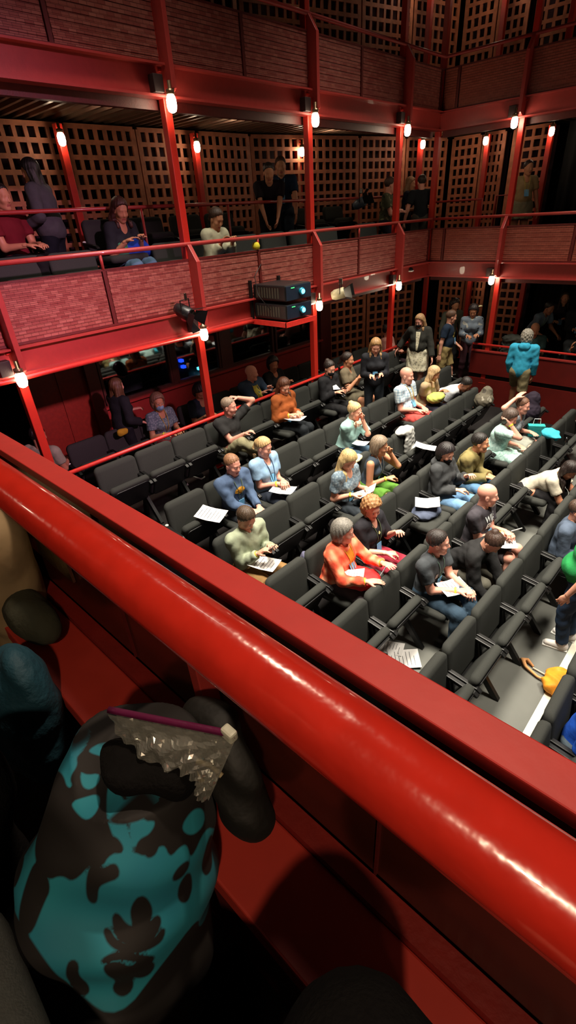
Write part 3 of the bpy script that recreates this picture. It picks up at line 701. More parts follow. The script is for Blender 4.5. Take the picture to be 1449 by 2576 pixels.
def seat(x, y, z, label, folded=True, rz=0.0, group=None):
    pr_, tree = PF if folded else PD
    key = 'F' if folded else 'D'
    if key not in used_proto:
        used_proto.add(key); r_ = pr_
    else:
        r_ = pr_.copy(); C.objects.link(r_)
        for p, cs in tree:
            q = p.copy(); C.objects.link(q); q.parent = r_
            for c in cs: d = c.copy(); C.objects.link(d); d.parent = q
    r_.location = (x, y, z); r_.rotation_euler = (0, 0, rz); r_['label'] = label
    if group: r_['group'] = group
    return r_
# ------------------------------------------------------------------ people
def nrm(v): v = np.array(v, float); return v/(np.linalg.norm(v)+1e-9)
def Rz(a): a = math.radians(a); c, s = math.cos(a), math.sin(a); return np.array([[c, -s, 0], [s, c, 0], [0, 0, 1.]])
def Ry(a): a = math.radians(a); c, s = math.cos(a), math.sin(a); return np.array([[c, 0, s], [0, 1, 0], [-s, 0, c]])
def Rx(a): a = math.radians(a); c, s = math.cos(a), math.sin(a); return np.array([[1, 0, 0], [0, c, -s], [0, s, c]])
def ik(a, b, l1, l2, pole):
    a, b = np.array(a, float), np.array(b, float); d = b-a; L = np.linalg.norm(d)
    if L > (l1+l2)*.995: b = a+d/L*(l1+l2)*.995; d = b-a; L = np.linalg.norm(d)
    x = (l1*l1-l2*l2+L*L)/(2*L); h = math.sqrt(max(l1*l1-x*x, 1e-6)); u = d/L
    p = np.array(pole, float); p = p-u*(p@u); p = nrm(p)
    return a+u*x+p*h, b
SKINS = {'fair': (0.86, 0.62, 0.52), 'pink': (0.86, 0.61, 0.53), 'tan': (0.76, 0.53, 0.40), 'mid': (0.66, 0.44, 0.33), 'dark': (0.36, 0.22, 0.17)}
def skin_mat(s):
    return mat('skin_'+s, SKINS[s], rough=.5, var=.05, nscale=9, bump=.08, bscale=70, spec=.4)
def hair_mat(c):
    name = 'hair_'+c
    if name in _m: return _m[name]
    m = mat(name, rgb(c), rough=.45, var=.35, nscale=26, bump=.6, bscale=60)
    nt = m.node_tree     # stretch the streaks along the hair
    tc = [n for n in nt.nodes if n.type == 'TEX_COORD'][0]; mp = nt.nodes.new('ShaderNodeMapping'); mp.inputs['Scale'].default_value = (2.6, 2.6, .45)
    nt.links.new(tc.outputs['Object'], mp.inputs['Vector'])
    for n in nt.nodes:
        if n.type == 'TEX_NOISE': nt.links.new(mp.outputs[0], n.inputs['Vector'])
    return m
def cloth(c, rough=.85):
    if isinstance(c, bpy.types.Material): return c
    return mat('cloth_'+c, rgb(c), rough=rough, var=.10, nscale=14, bump=.45, bscale=22, spec=.2, sheen=.0)
def hand_field(F, w, d, n, side, curl, spread=1.0):
    """w wrist, d direction of the hand, n back-of-hand normal"""
    d = nrm(d); n = nrm(np.array(n)-d*(np.array(n)@d)); a = np.cross(n, d)*(1 if side == 'L' else -1)   # a: towards the thumb
    R = np.stack([d, a, n], 1)
    F.cone(w-d*.03, w+d*.02, .027, .027, .01, sc=(n, .72))
    F.ell(w+d*.052, (.050, .041, .0165), R, .008); F.ell(w+d*.035+a*.018-n*.006, (.035, .020, .017), R, .01)
    for i, (off, l, r) in enumerate(((.029, .073, .0090), (.010, .080, .0092), (-.010, .075, .0088), (-.028, .060, .0078))):
        b = w+d*.086+a*off; c1 = curl*(.55+.12*i); dd = nrm(d*math.cos(c1)-n*math.sin(c1)+a*off*3*spread)
        m_ = b+dd*l*.5; dd2 = nrm(d*math.cos(c1*2.1)-n*math.sin(c1*2.1)+a*off*3*spread); e = m_+dd2*l*.5
        F.cone(b-d*.02, b, r*1.1, r*1.05, .006); F.cone(b, m_, r*1.05, r*.95, .004); F.cone(m_, e, r*.95, r*.78, .004)
    b = w+d*.022+a*.030-n*.004; t1 = nrm(d*.75+a*.62-n*.25); m_ = b+t1*.042; e = m_+nrm(d*.95+a*.15-n*(.2+.4*curl))*.034
    F.cone(b-t1*.015, m_, .0145, .0112, .008); F.cone(m_, e, .0112, .0090, .004)
NP = [0]
def person(label, x, y, z, head=0, pose='sit', sex='m', s=1.0, lean=4, side=0, twist=0, slouch=.02, yaw=0, pitch=8, roll=0, HL=None, HR_=None, FL=None, FR=None, KL=None, KR=None,
           hip=None, top=('tee', '444444'), bottom=('trousers', '222222'), hair=('short', '3a2a20'), skin='fair', shoes='1c1c1e', fat=0.0, mask=None, lanyard=None, badge=None, band=None,
           glasses=False, beard=None, emblem=None, lo=False, curl=.5, over=None, hem=-.09, seatz=.50, cap=None, palmup=False, feet=True, necklace=False, group=None):
    hs = .016 if lo else .0125; hh = .010 if lo else .0066; hd = .0075 if lo else .0052
    female = sex == 'f'
    H = np.array(hip if hip is not None else ((.17, 0, seatz) if pose == 'sit' else (0, 0, .93*s)), float)
    Tw = Rz(twist); fl = Ry(lean) @ Rx(side)
    u = fl @ np.array([0, 0, 1.]); fw = nrm(fl @ np.array([1., 0, 0])); lf = np.cross(u, fw)
    spine = .475*s; N = H+u*spine
    Mid = H+u*spine*.5-fw*slouch
    f2 = nrm(Tw @ fw); f2 = nrm(f2-u*(f2@u)); l2 = np.cross(u, f2)
    RT = np.stack([f2, l2, u], 1); R0 = np.stack([fw, lf, u], 1)
    sw = (.165 if female else .190)*s
    SL = N-u*.055+l2*sw; SR = N-u*.055-l2*sw
    upz = nrm(u*.6+np.array([0, 0, .55])+f2*.10)
    Rh = Rz(yaw) @ Ry(pitch) @ Rx(roll)
    HC = N+upz*.135*s+(Rh @ np.array([.018, 0, 0]))
    ua, fa = .285*s, .245*s
    HL = np.array(HL if HL is not None else ((.43, .09, .66) if pose == 'sit' else (.05, .26, .80)), float); HR_ = np.array(HR_ if HR_ is not None else ((.43, -.09, .66) if pose == 'sit' else (.05, -.26, .80)), float)
    up_ = lambda h: h[2] > (.95 if pose == 'sit' else 1.25)
    EL, WL = ik(SL, HL, ua, fa, (l2*.45+f2*.1-u) if up_(HL) else l2*.40-f2*.7-u*.55); ER, WR = ik(SR, HR_, ua, fa, (-l2*.45+f2*.1-u) if up_(HR_) else -l2*.40-f2*.7-u*.55)
    th, sh = .43*s, .42*s
    hipL = H+lf*.085*s-u*.015; hipR = H-lf*.085*s-u*.015
    FL = np.array(FL if FL is not None else ((.56, .13, .08) if pose == 'sit' else (.02, .10, .08)), float); FR = np.array(FR if FR is not None else ((.54, -.13, .08) if pose == 'sit' else (-.02, -.10, .08)), float)
    kp = np.array([.6, 0, .8]) if pose == 'sit' else np.array([1., 0, .1])
    KLp, AL = ik(hipL, FL, th, sh, kp if KL is None else np.array(KL, float)); KRp, AR = ik(hipR, FR, th, sh, kp if KR is None else np.array(KR, float))
    # -- builders shared by skin and clothes
    def torso(F, e, k=.04):
        F.ell(H+u*.01, (.105+e+fat*.6, .150*s+e+fat*.5+(.01 if female else 0), .115+e), R0, k)
        F.ell(H*.45+Mid*.55-np.array(fw)*0+fw*fat*.7, (.098+e+fat, .128*s+e+fat*.8-(.012 if female else 0), .14+e), R0, k)
        F.ell(N-u*.17*s, (.105+e+fat*.4, .150*s+e+fat*.3-(.01 if female else 0), .15*s+e), RT, k)
        F.cone(SL-l2*.035, SR+l2*.035, .052+e, .052+e, k)
        F.cone(N-u*.07+l2*.06, N-u*.07-l2*.06, .062+e, .062+e, k)
        if female:
            for q in (1, -1): F.ell(N-u*.19*s+l2*q*.065+f2*(.070+e*.4), (.055+e, .062+e, .062+e), RT, .03)
    def arm(F, S_, E_, W_, e, k=.02, t=1.0, loose=0.0):
        d1 = nrm(E_-S_); d2 = nrm(W_-E_)
        L1 = np.linalg.norm(E_-S_)/(np.linalg.norm(E_-S_)+np.linalg.norm(W_-E_)); 
        if t >= L1:
            F.cone(S_, E_, .051*s+e, .040*s+e, k)
            p = E_+(W_-E_)*min(1, (t-L1)/(1-L1)); F.cone(E_, W_, .040*s+e, .027*s+e+loose*.5, k, clip=[(p, d2)])
        else:
            p = S_+(E_-S_)*(t/L1); F.cone(S_, E_, .051*s+e+loose*.3, .042*s+e+loose, k, clip=[(p, d1)])
    def leg(F, h_, K_, A_, e, t=1.0, k=.025, loose=0):
        d1 = nrm(K_-h_); d2 = nrm(A_-K_)
        if t >= .5:
            F.cone(h_, K_, .084*s+e+fat*.3, .056*s+e, k)
            p = K_+(A_-K_)*(t-.5)*2; calf = K_+(A_-K_)*.3-np.cross(np.cross(d2, fw), d2)*0
            F.cone(K_, calf, .056*s+e, .056*s+e, k, clip=[(p, d2)]); F.cone(calf, A_, .056*s+e, .036*s+e+loose, k, clip=[(p, d2)])
        else:
            p = h_+(K_-h_)*t*2; F.cone(h_, K_, .084*s+e+fat*.3, .060*s+e+loose, k, clip=[(p, d1)])
    # -- body (continuous skin)
    B = Field(); torso(B, -.004)
    B.cone(N-u*.05, HC-upz*.04, .056*s, .050*s, .03)
    arm(B, SL, EL, WL, 0); arm(B, SR, ER, WR, 0)
    leg(B, hipL, KLp, AL, 0); leg(B, hipR, KRp, AR, 0)
    fdirs = []
    for A__, K__ in ((AL, KLp), (AR, KRp)):
        sd = A__-K__; fd = nrm(np.array([1, 0, 0])*1.0+np.array([sd[0], sd[1], 0])*.4) if pose == 'sit' else nrm([1, 0, 0]); fd = nrm(fd+np.array([0, (.12 if A__ is AL else -.12), 0]))
        if A__[2] > .25: fd = nrm(fd+np.array([0, 0, -.45]))
        fdirs.append(fd)
        B.cone(A__+fd*.0-np.array([0, 0, .02]), A__+fd*.13-np.array([0, 0, .045]), .036, .026, .02)
    V0 = B.mesh(hs)
    # -- head in its own frame
    hsz = 1.0*s if not female else .97*s
    def hp(*p): return HC+Rh @ (np.array(p, float)*hsz)
    Hd = Field()
    Hd.ell(hp(-.012, 0, .035), np.array((.097, .077, .088))*hsz, Rh, .02); Hd.ell(hp(.020, 0, -.035), np.array((.074, .062, .090))*hsz, Rh, .03)
    Hd.ell(hp(.060, 0, -.098), np.array((.026, .026, .022))*hsz, Rh, .03)
    Hd.cone(hp(.02, .042, -.078), hp(.062, .012, -.1), .020*hsz, .018*hsz, .025); Hd.cone(hp(.02, -.042, -.078), hp(.062, -.012, -.1), .020*hsz, .018*hsz, .025)
    Hd.cone(hp(.076, -.034, .024), hp(.076, .034, .024), .012*hsz, .012*hsz, .018)
    for q in (1, -1):
        Hd.ell(hp(.062, q*.040, -.028), np.array((.026, .024, .024))*hsz, Rh, .02)
        Hd.ell(hp(.096, q*.031, .004), np.array((.018, .017, .014))*hsz, Rh, .012, op='s')
        Hd.ell(hp(.073, q*.031, .003), np.array((.016, .017, .013))*hsz, Rh, .006)
        Hd.ell(hp(-.004, q*.077, -.012), np.array((.019, .010, .031))*hsz, Rh, .006)
        Hd.ell(hp(.000, q*.088, -.012), np.array((.009, .006, .017))*hsz, Rh, .004, op='s')
    Hd.cone(hp(.082, 0, .012), hp(.104, 0, -.030), .0085*hsz, .0125*hsz, .012)
    Hd.cone(hp(.090, -.012, -.036), hp(.090, .012, -.036), .0095*hsz, .0095*hsz, .008)
    Hd.cone(hp(.083, -.018, -.062), hp(.083, .018, -.062), .0075*hsz, .0075*hsz, .005); Hd.cone(hp(.081, -.016, -.073), hp(.081, .016, -.073), .0085*hsz, .0085*hsz, .005)
    Hd.cone(N-u*.02, hp(-.022, 0, -.05), .053*s, .050*s, .02)
    hv, hf = Hd.mesh(hh)
    cq = ((hv[hf].mean(1)-HC) @ Rh)/hsz
    lips = ((np.abs(cq[:, 1]) < .024) & (cq[:, 2] < -.057) & (cq[:, 2] > -.080) & (cq[:, 0] > .083)).astype(int)
    parts = [V0, (hv, hf, lips)]
    # -- hands
    for side, W_, E_ in (('L', WL, EL), ('R', WR, ER)):
        d = nrm(W_-E_); tgt = d
        if pose == 'sit' and W_[2] < .8: tgt = nrm(d+np.array([.25, (-.45 if side == 'L' else .45), -.15]))
        nn = np.array([0, 0, 1.]) if abs(d[2]) < .8 else (l2 if side == 'L' else -l2)
        if palmup: nn = -nn
        Fh = Field(); hand_field(Fh, W_, tgt, nn, side, curl); parts.append(Fh.mesh(hd))
    root = sobj('person', parts, [skin_mat(skin), LIPS], loc=(x, y, z), rotz=math.radians(head)); tag(root, label, 'person', group)
    kk = K if pose == 'sit' else 1.04
    root.scale = (kk, kk, kk)
    LOD = hs
    def wr(amp, fr=1.0, ph=NP[0]*1.7):
        return lambda P: amp*(np.sin(P[..., 2]*38*fr+3*np.sin(P[..., 0]*17+ph)+P[..., 1]*21)*np.sin(P[..., 0]*31*fr+P[..., 1]*14+ph)+1.3*(.45-np.abs(np.sin(P[..., 2]*24*fr+P[..., 0]*19+3*np.sin(P[..., 1]*13+ph)+ph))))
    NP[0] += 1
    # -- trousers / shorts / skirt
    kind, bc = bottom[0], bottom[1]
    wf = u
    if kind in ('trousers', 'shorts', 'leggings'):
        F = Field(); e = {'trousers': .014, 'shorts': .020, 'leggings': .007}[kind]; tl = .97 if kind != 'shorts' else (bottom[2] if len(bottom) > 2 else .44)
        F.ell(H+u*.01, (.105+e+fat*.6, .150*s+e+fat*.5, .115+e), R0, .03)
        leg(F, hipL, KLp, AL, e, tl, loose=.012 if kind != 'leggings' else 0); leg(F, hipR, KRp, AR, e, tl, loose=.012 if kind != 'leggings' else 0)
        F._a(lambda P, c=H+u*.085: np.minimum((P-c)@u, .15-np.abs((P-H)@np.array([1., 0, 0]))) if pose == 'sit' else (P-c)@u, 0, 0, 0, 'c'); F.warp(wr(.0035 if kind != 'leggings' else .001))
        sobj(kind, [F.mesh(LOD)], cloth(bc), root)
    elif kind in ('skirt', 'dress'):
        F = Field(); tl = bottom[2] if len(bottom) > 2 else .92; mid = lambda a, b: (a+b)/2
        F.ell(H+u*.01, (.12+fat*.6, .165*s+fat*.5, .125), R0, .03)
        if pose == 'sit':
            for hh_, K_ in ((hipL, KLp), (hipR, KRp)):
                p = hh_+(K_-hh_)*tl; F.cone(hh_, K_, .100*s, .078*s, .08, clip=[(p, nrm(K_-hh_))])
            c0 = mid(hipL, hipR); c1 = mid(KLp, KRp); F.cone(c0, c1, .10, .075, .08, clip=[(c0+(c1-c0)*tl, nrm(c1-c0))])
            if tl > .95:
                for K_, A__ in ((KLp, AL), (KRp, AR)): F.cone(K_, A__, .078, .085, .06, clip=[(K_+(A__-K_)*.45, nrm(A__-K_))])
        else:
            c0 = H; c1 = H*np.array([1, 1, 0])+np.array([0, 0, max(.05, .93-.55*tl)*1.0]); F.cone(c0, c1, .155+fat*.5, .20+fat*.5, .05, clip=[(c1, np.array([0, 0, -1.]))]); F.cone(hipL, KLp, .112+fat*.4, .12, .06, clip=[(c1, np.array([0, 0, -1.]))]); F.cone(hipR, KRp, .112+fat*.4, .12, .06, clip=[(c1, np.array([0, 0, -1.]))])
        F._a(lambda P, c=H+u*.12: np.minimum((P-c)@u, .17-np.abs((P-H)@np.array([1., 0, 0]))) if pose == 'sit' else (P-c)@u, 0, 0, 0, 'c'); F.warp(wr(.006, .8)); sobj('skirt', [F.mesh(LOD)], cloth(bc), root)
    # -- shirt
    kt, tcol = top[0], top[1]
    e, tl, loose = {'tee': (.014, .34, .012), 'long': (.016, .96, .006), 'jacket': (.026, .95, .014), 'hoodie': (.028, .96, .010), 'tank': (.008, 0, 0), 'sweater': (.022, .95, .010), 'elbow': (.015, .50, .012), 'cap': (.014, .2, .01)}[kt]
    S = Field(); torso(S, e, .04)
    if tl > 0: arm(S, SL, EL, WL, e, .025, tl, loose); arm(S, SR, ER, WR, e, .025, tl, loose)
    nk = .060 if kt != 'tank' else .075
    S.cone(N+f2*.012-u*.015, N+upz*.2, nk*s, nk*s, .008, op='s')
    if kt in ('tank',) or (female and kt in ('tee', 'elbow', 'cap')): S.ell(N-u*.03+f2*.085, (.06, .055, .07), RT, .01, op='s')
    if kt == 'tank':
        for q, S_ in ((1, SL), (-1, SR)): S.ell(S_+l2*q*.045+u*.01, (.09, .05, .085), RT, .01, op='s')
    S.clip(H+u*hem, -u)
    if pose == 'sit': pass
    S.warp(wr((.0045 if kt in ('jacket', 'hoodie', 'sweater', 'long') else .003)*(.6 if lo else 1)))
    shirt = sobj({'tee': 'tee_shirt', 'long': 'shirt', 'jacket': 'jacket', 'hoodie': 'hoodie', 'tank': 'sleeveless_top', 'sweater': 'sweater', 'elbow': 'blouse', 'cap': 'blouse'}[kt], [S.mesh(LOD)], cloth(tcol), root)
    if kt in ('long', 'jacket') or (len(top) > 2 and 'collar' in top[2]):
        mb = MB(); pts = []
        for a in range(0, 11):
            t = math.radians(-150+300*a/10+180); pts.append(N+u*.012+f2*(.066*math.cos(t)+.010)+l2*.066*math.sin(t)-u*(.03 if a in (0, 10) else 0))
        mb.tube(pts, .013, 8); obj('collar', mb, cloth(tcol), root, smooth=True)
    if len(top) > 2 and 'open' in top[2]:      # open front showing the shirt beneath
        inner = cloth(over or 'c8c0b0')
        mb = surf_patch(S, N-u*.22*s, f2, l2, u, .045, .17*s, .004); obj('shirt_front', mb, inner, root, smooth=True)
    if len(top) > 2 and 'hood' in top[2]:
        F = Field(); F.ell(N-f2*.075-u*.02, (.07, .11, .075), RT, .02); F.warp(wr(.005)); sobj('hood', [F.mesh(LOD)], cloth(tcol), root)
    if over and not (len(top) > 2 and 'open' in top[2]):
        pass
    # -- shoes
    if feet:
        for A__, fd, K__ in ((AL, fdirs[0], KLp), (AR, fdirs[1], KRp)):
            F = Field(); dn = np.array([0, 0, -1.]) if A__[2] <= .25 else nrm(A__-K__)*.6+np.array([0, 0, -.4]); dn = nrm(dn)
            F.cone(A__+dn*.035-fd*.03, A__+fd*.14+dn*.045, .044, .036, .02); F.cone(A__-fd*.01, A__+dn*.035, .045, .045, .02)
            if A__[2] < .25: F.clip((0, 0, .002), (0, 0, -1))
            sc_ = np.cross(fd, dn)
            o = sobj('shoe', [F.mesh(.011)], cloth(shoes) if isinstance(shoes, str) else shoes, root)
            mb = MB(); c = A__+fd*.055+dn*.072; mb.obox(c, fd, sc_, dn, .125, .043, .010); obj('sole', mb, mat('pale_sole', (.8, .8, .78)) , o, bevel=.006)
    # -- hair
    st, hc = hair[0], hair[1]
    hm = hair_mat(hc)
    if st != 'bald':
        F = Field(); ph = NP[0]*.9
        base = dict(short=(.103, .086, .094), crop=(.100, .081, .091), curly=(.118, .104, .112), bob=(.116, .104, .110), long=(.110, .094, .104), bun=(.105, .088, .098), pony=(.105, .088, .098), fringe=(.112, .098, .108))[st]
        F.ell(hp(-.016, 0, .040), np.array(base)*hsz, Rh, .02)
        if st in ('bob', 'fringe', 'curly'):
            F.ell(hp(-.035, 0, -.03), np.array((.092, .102, .112))*hsz, Rh, .04)
        dz = np.array([0, 0, -1.])
        if st == 'long':
            L_ = hair[2] if len(hair) > 2 else .30
            for q in (1, -1):
                a = hp(-.045, q*.048, -.02); b = a+dz*L_*.5-f2*.035+l2*q*.02; c = b+dz*L_*.5+f2*.0
                F.cone(a, b, .054, .050, .03); F.cone(b, c, .050, .030, .03)
                a2 = hp(-.002, q*.078, -.01); b2 = a2+dz*L_*.75+l2*q*.012+f2*.03; F.cone(a2, b2, .024, .022, .03)
        if st == 'pony':
            a = hp(-.11, 0, .03); F.ell(a, (.03, .03, .03), Rh, .02); b = a+dz*.12-(Rh @ np.array([.05, 0, 0])); F.cone(a, b, .028, .03, .02); F.cone(b, b+dz*.14, .03, .014, .02)
        if st == 'bun': F.ell(hp(-.085, 0, .10), np.array((.036, .040, .036)), Rh, .015)
        # face opening in the head frame
        front = .034 if st in ('short', 'crop', 'bun', 'pony') else .040
        def cut(P, hc_=HC, Rh_=Rh, st=st, front=front, sc=hsz):
            q = ((P-hc_) @ Rh_)/sc
            if st in ('short', 'crop', 'bun', 'pony'):
                d = q[..., 0]-.85*(q[..., 2]-.045)-front; d = np.maximum(d, -.080-q[..., 2])
                ear = np.maximum(q[..., 0]+.0-.018, -(q[..., 2]+.0)) ; d = np.maximum(d, np.minimum(-(q[..., 2]+.01), np.abs(q[..., 1])*2-.10)*0+np.where((q[..., 2] < .005) & (q[..., 0] > -.030), .02, -.05))
            elif st == 'fringe': d = np.where(q[..., 2] > .030, -.05, q[..., 0]-.030)
            else: d = np.where(q[..., 2] > .0, q[..., 0]-.75*(q[..., 2]-.05)-front-.006, q[..., 0]-.010+0*q[..., 0])
            if st in ('bob', 'curly', 'fringe'): d = np.maximum(d, -.145-q[..., 2])
            ok = np.sqrt((q**2).sum(-1)) < .20
            return np.where(ok & (q[..., 2] > (-.15 if st != 'long' else -.10)), d*sc, -1)
        F.ops.append((cut, None, None, 0, 'c'))
        amp = .010 if st == 'curly' else .0028
        def strand(P, amp=amp, c=HC, ph=ph, st=st):
            q = P-c; th_ = np.arctan2(q[..., 1], q[..., 0])
            if st == 'curly': return amp*np.sin(q[..., 0]*95+ph)*np.sin(q[..., 1]*88+1)*np.sin(q[..., 2]*92+ph)
            return amp*np.sin(th_*17+2.5*np.sin(q[..., 2]*19+ph))*np.clip(np.hypot(q[..., 0], q[..., 1])*12, 0, 1)
        F.warp(strand)
        ho = sobj('hair', [F.mesh(.0095 if lo else .0068)], hm, root)
    if st != 'bald' or beard:
        mb = MB()
        for q in (1, -1): mb.tube([hp(.086, q*.016, .023), hp(.088, q*.030, .029), hp(.078, q*.046, .024)], [.003, .0042, .002], 6)
        if not lo: obj('eyebrows', mb, hm, root, smooth=True)
    if beard:
        F = Field(); F.ell(hp(.056, 0, -.095), np.array((.040, .043, .036))*hsz, Rh, .02); F.cone(hp(.078, -.026, -.052), hp(.078, .026, -.052), .010, .010, .01)
        F.ell(hp(.092, 0, -.067), np.array((.014, .018, .008))*hsz, Rh, .004, op='s'); F.warp(lambda P: .002*np.sin(P[..., 0]*300)*np.sin(P[..., 1]*280+P[..., 2]*250)); sobj('beard', [F.mesh(.006)], hair_mat(beard), root)
    if not lo or mask:
        for q in (1, -1):
            mb = MB(); c = hp(.079, q*.031, .003); prof = []
            for i in range(7): t = -math.pi/2+math.pi*i/6; prof.append((.0118*math.cos(t)+1e-4, .0118*math.sin(t)))
            mb.lathe(prof, n=12); e_ = obj('eye', mb, BLUEEYE, root, smooth=True); e_.location = c
            mb2 = MB(); fwd = Rh @ np.array([1, 0, 0]); mb2.obox(fwd*.0105, fwd, Rh @ np.array([0, 1, 0]), Rh @ np.array([0, 0, 1]), .002, .0052, .0052); obj('iris', mb2, IRIS, e_, bevel=.002)
    if glasses:
        mb = MB(); 
        for q in (1, -1):
            mb.tube([hp(.101, q*.031+.023*math.cos(t), .002+.017*math.sin(t)) for t in [2*math.pi*i/12 for i in range(12)]], .0018, 6, closed=True)
            mb.tube([hp(.100, q*.054, .006), hp(.0, q*.086, .004)], .0018, 6)
        mb.tube([hp(.102, -.009, .004), hp(.102, .009, .004)], .0018, 6); obj('glasses', mb, BLACKPLASTIC, root, smooth=True)
    if mask:
        F = Field(); F.ell(hp(.050, 0, -.056), np.array((.062, .060, .058))*hsz, Rh, .01)
        F.ell(hp(.10, 0, -.045), np.array((.024, .022, .03))*hsz, Rh, .02)
        F.clip(hp(.0, 0, -.012), Rh @ nrm([.12, 0, 1])); F.clip(hp(.012, 0, 0), Rh @ np.array([-1., 0, 0]))
        mo = sobj('face_mask', [F.mesh(.006)], cloth(mask), root)
        mb = MB()
        for q in (1, -1): mb.tube([hp(.02, q*.062, -.035), hp(-.005, q*.086, -.02)], .0015, 5)
        obj('ear_loop', mb, cloth(mask), mo)
    if cap:
        F = Field(); F.ell(hp(-.012, 0, .045), np.array((.112, .094, .095))*hsz, Rh, .01); F.clip(hp(0, 0, .040), Rh @ np.array([0, 0, -1.])); F.cone(hp(.07, -.03, .048), hp(.135, -.02, .040), .030, .034, .02, sc=(Rh @ np.array([0, 0, 1.]), .25)); F.cone(hp(.07, .03, .048), hp(.135, .02, .040), .030, .034, .02, sc=(Rh @ np.array([0, 0, 1.]), .25))
        sobj('cap', [F.mesh(.0075)], cloth(cap), root)
    # -- things worn
    def onchest(dl, du, out=.004):
        p = N-u*.0+l2*dl-u*du+f2*.02
        P = p[None]+f2[None]*np.arange(0, .30, .004)[:, None]; v = S.at(P); bad = np.where(v < out)[0]
        return P[bad[-1]]+f2*.004 if len(bad) else p+f2*.12
    if lanyard:
        mb = MB(); lft = [onchest(dl, du, .006) for dl, du in ((.050, .06), (.040, .12), (.026, .20), (.010, .29))]; rgt = [onchest(-dl, du, .006) for dl, du in ((.050, .06), (.040, .12), (.026, .20), (.010, .29))]
        bk = [N+l2*.062+u*.03+f2*.02, N-f2*.062+u*.035, N-l2*.062+u*.03+f2*.02]
        mb.tube(lft[::-1]+bk+rgt, .0045, 6); lo_ = obj('lanyard', mb, cloth(lanyard), root, smooth=True)
    if badge:
        du = badge*.86
        c = onchest(0, du, .008); dn = nrm(-u+f2*.0); mb = MB(); 
        q = onchest(0, du-.05, .008)-onchest(0, du+.05, .008); ax = nrm(q); nn = nrm(np.cross(ax, l2)); mb.obox(c+f2*.004, l2, ax, nn, .042, .060, .0015); bo = obj('badge', mb, BADGE, root, bevel=.001)
    if emblem: emblem(dict(S=S, N=N, u=u, f=f2, l=l2, onchest=onchest, root=root, s=s))
    for b in (band or ''):
        W_, E_ = (WL, EL) if b == 'L' else (WR, ER)
        d = nrm(W_-E_); a = nrm(np.cross(d, [0, 0, 1])); c = np.cross(d, a); cc = W_-d*.022; mb = MB(); vs = []
        for k in range(18):
            t = 2*math.pi*k/18; dr = a*math.cos(t)+c*math.sin(t)
            for (rr, o_) in ((.0315, -.009), (.0335, -.009), (.0335, .009), (.0315, .009)): vs.append(cc+dr*rr*s+d*o_)
        mb.add(vs, [(k*4+j, ((k+1) % 18)*4+j, ((k+1) % 18)*4+(j+1) % 4, k*4+(j+1) % 4) for k in range(18) for j in range(4)]); obj('wristband', mb, YBAND, root)
    info = dict(root=root, HL=WL, HR=WR, N=N, HC=HC, KL=KLp, KR=KRp, M=np.array([x, y, z]), R=Rz(head), H=H)
    info['w'] = lambda p: info['M']+info['R'] @ np.array(p, float)*kk
    info['head'] = head
    return info
def surf_patch(S, c, f, l, u, hl, hu, off):
    mb = MB(); n, m = 8, 14; vs = []
    for i in range(m+1):
        for j in range(n+1):
            p = c+l*hl*(2*j/n-1)*(0.35+.65*i/m)+u*hu*(2*i/m-1)
            P = p[None]+f[None]*np.arange(-.02, .26, .004)[:, None]; v = S.at(P); bad = np.where(v < .002)[0]
            vs.append((P[bad[-1]] if len(bad) else p)+f*(.002+off))
    mb.add(vs, [(i*(n+1)+j, i*(n+1)+j+1, (i+1)*(n+1)+j+1, (i+1)*(n+1)+j) for i in range(m) for j in range(n)]); return mb
def text_mesh(body, size):
    cu = bpy.data.curves.new('t', 'FONT'); cu.body = body; cu.size = size; cu.align_x = 'CENTER'; cu.align_y = 'CENTER'; cu.space_line = .85; cu.resolution_u = 2; cu.offset = size*.02
    o = bpy.data.objects.new('t', cu); C.objects.link(o); dg = bpy.context.evaluated_depsgraph_get(); me = bpy.data.meshes.new_from_object(o.evaluated_get(dg))
    v = [tuple(q.co) for q in me.vertices]; f = [tuple(p.vertices) for p in me.polygons]; bpy.data.objects.remove(o); bpy.data.meshes.remove(me); return v, f
def em_text(body, size, du, color, sx=1.0):
    def fn(c):
        v, f = text_mesh(body, size); mb = MB(); vs = [c['onchest'](p[0]*sx, du-p[1], .004) for p in v]; vs = [q+c['f']*.002 for q in vs]; mb.add(vs, f); obj('printed_lettering', mb, cloth(color), c['root'])
    return fn
def em_poly(polys, du, name):
    """polys: list of (colour, [(l,u)...]) filled as fans, on the chest"""
    def fn(c):
        for k, (col, pts) in enumerate(polys):
            ctr = np.mean(pts, 0); mb = MB(); vs = [c['onchest'](ctr[0], du-ctr[1], .004)+c['f']*(.002+.001*k)]
            n = len(pts)
            for t in (.5, 1.0):
                for p in pts: q = ctr+(np.array(p)-ctr)*t; vs.append(c['onchest'](q[0], du-q[1], .004)+c['f']*(.002+.001*k))
            fs = [(0, 1+j, 1+(j+1) % n) for j in range(n)]+[(1+j, 1+n+j, 1+n+(j+1) % n, 1+(j+1) % n) for j in range(n)]
            mb.add(vs, fs); obj(name, mb, cloth(col), c['root'], smooth=True)
    return fn
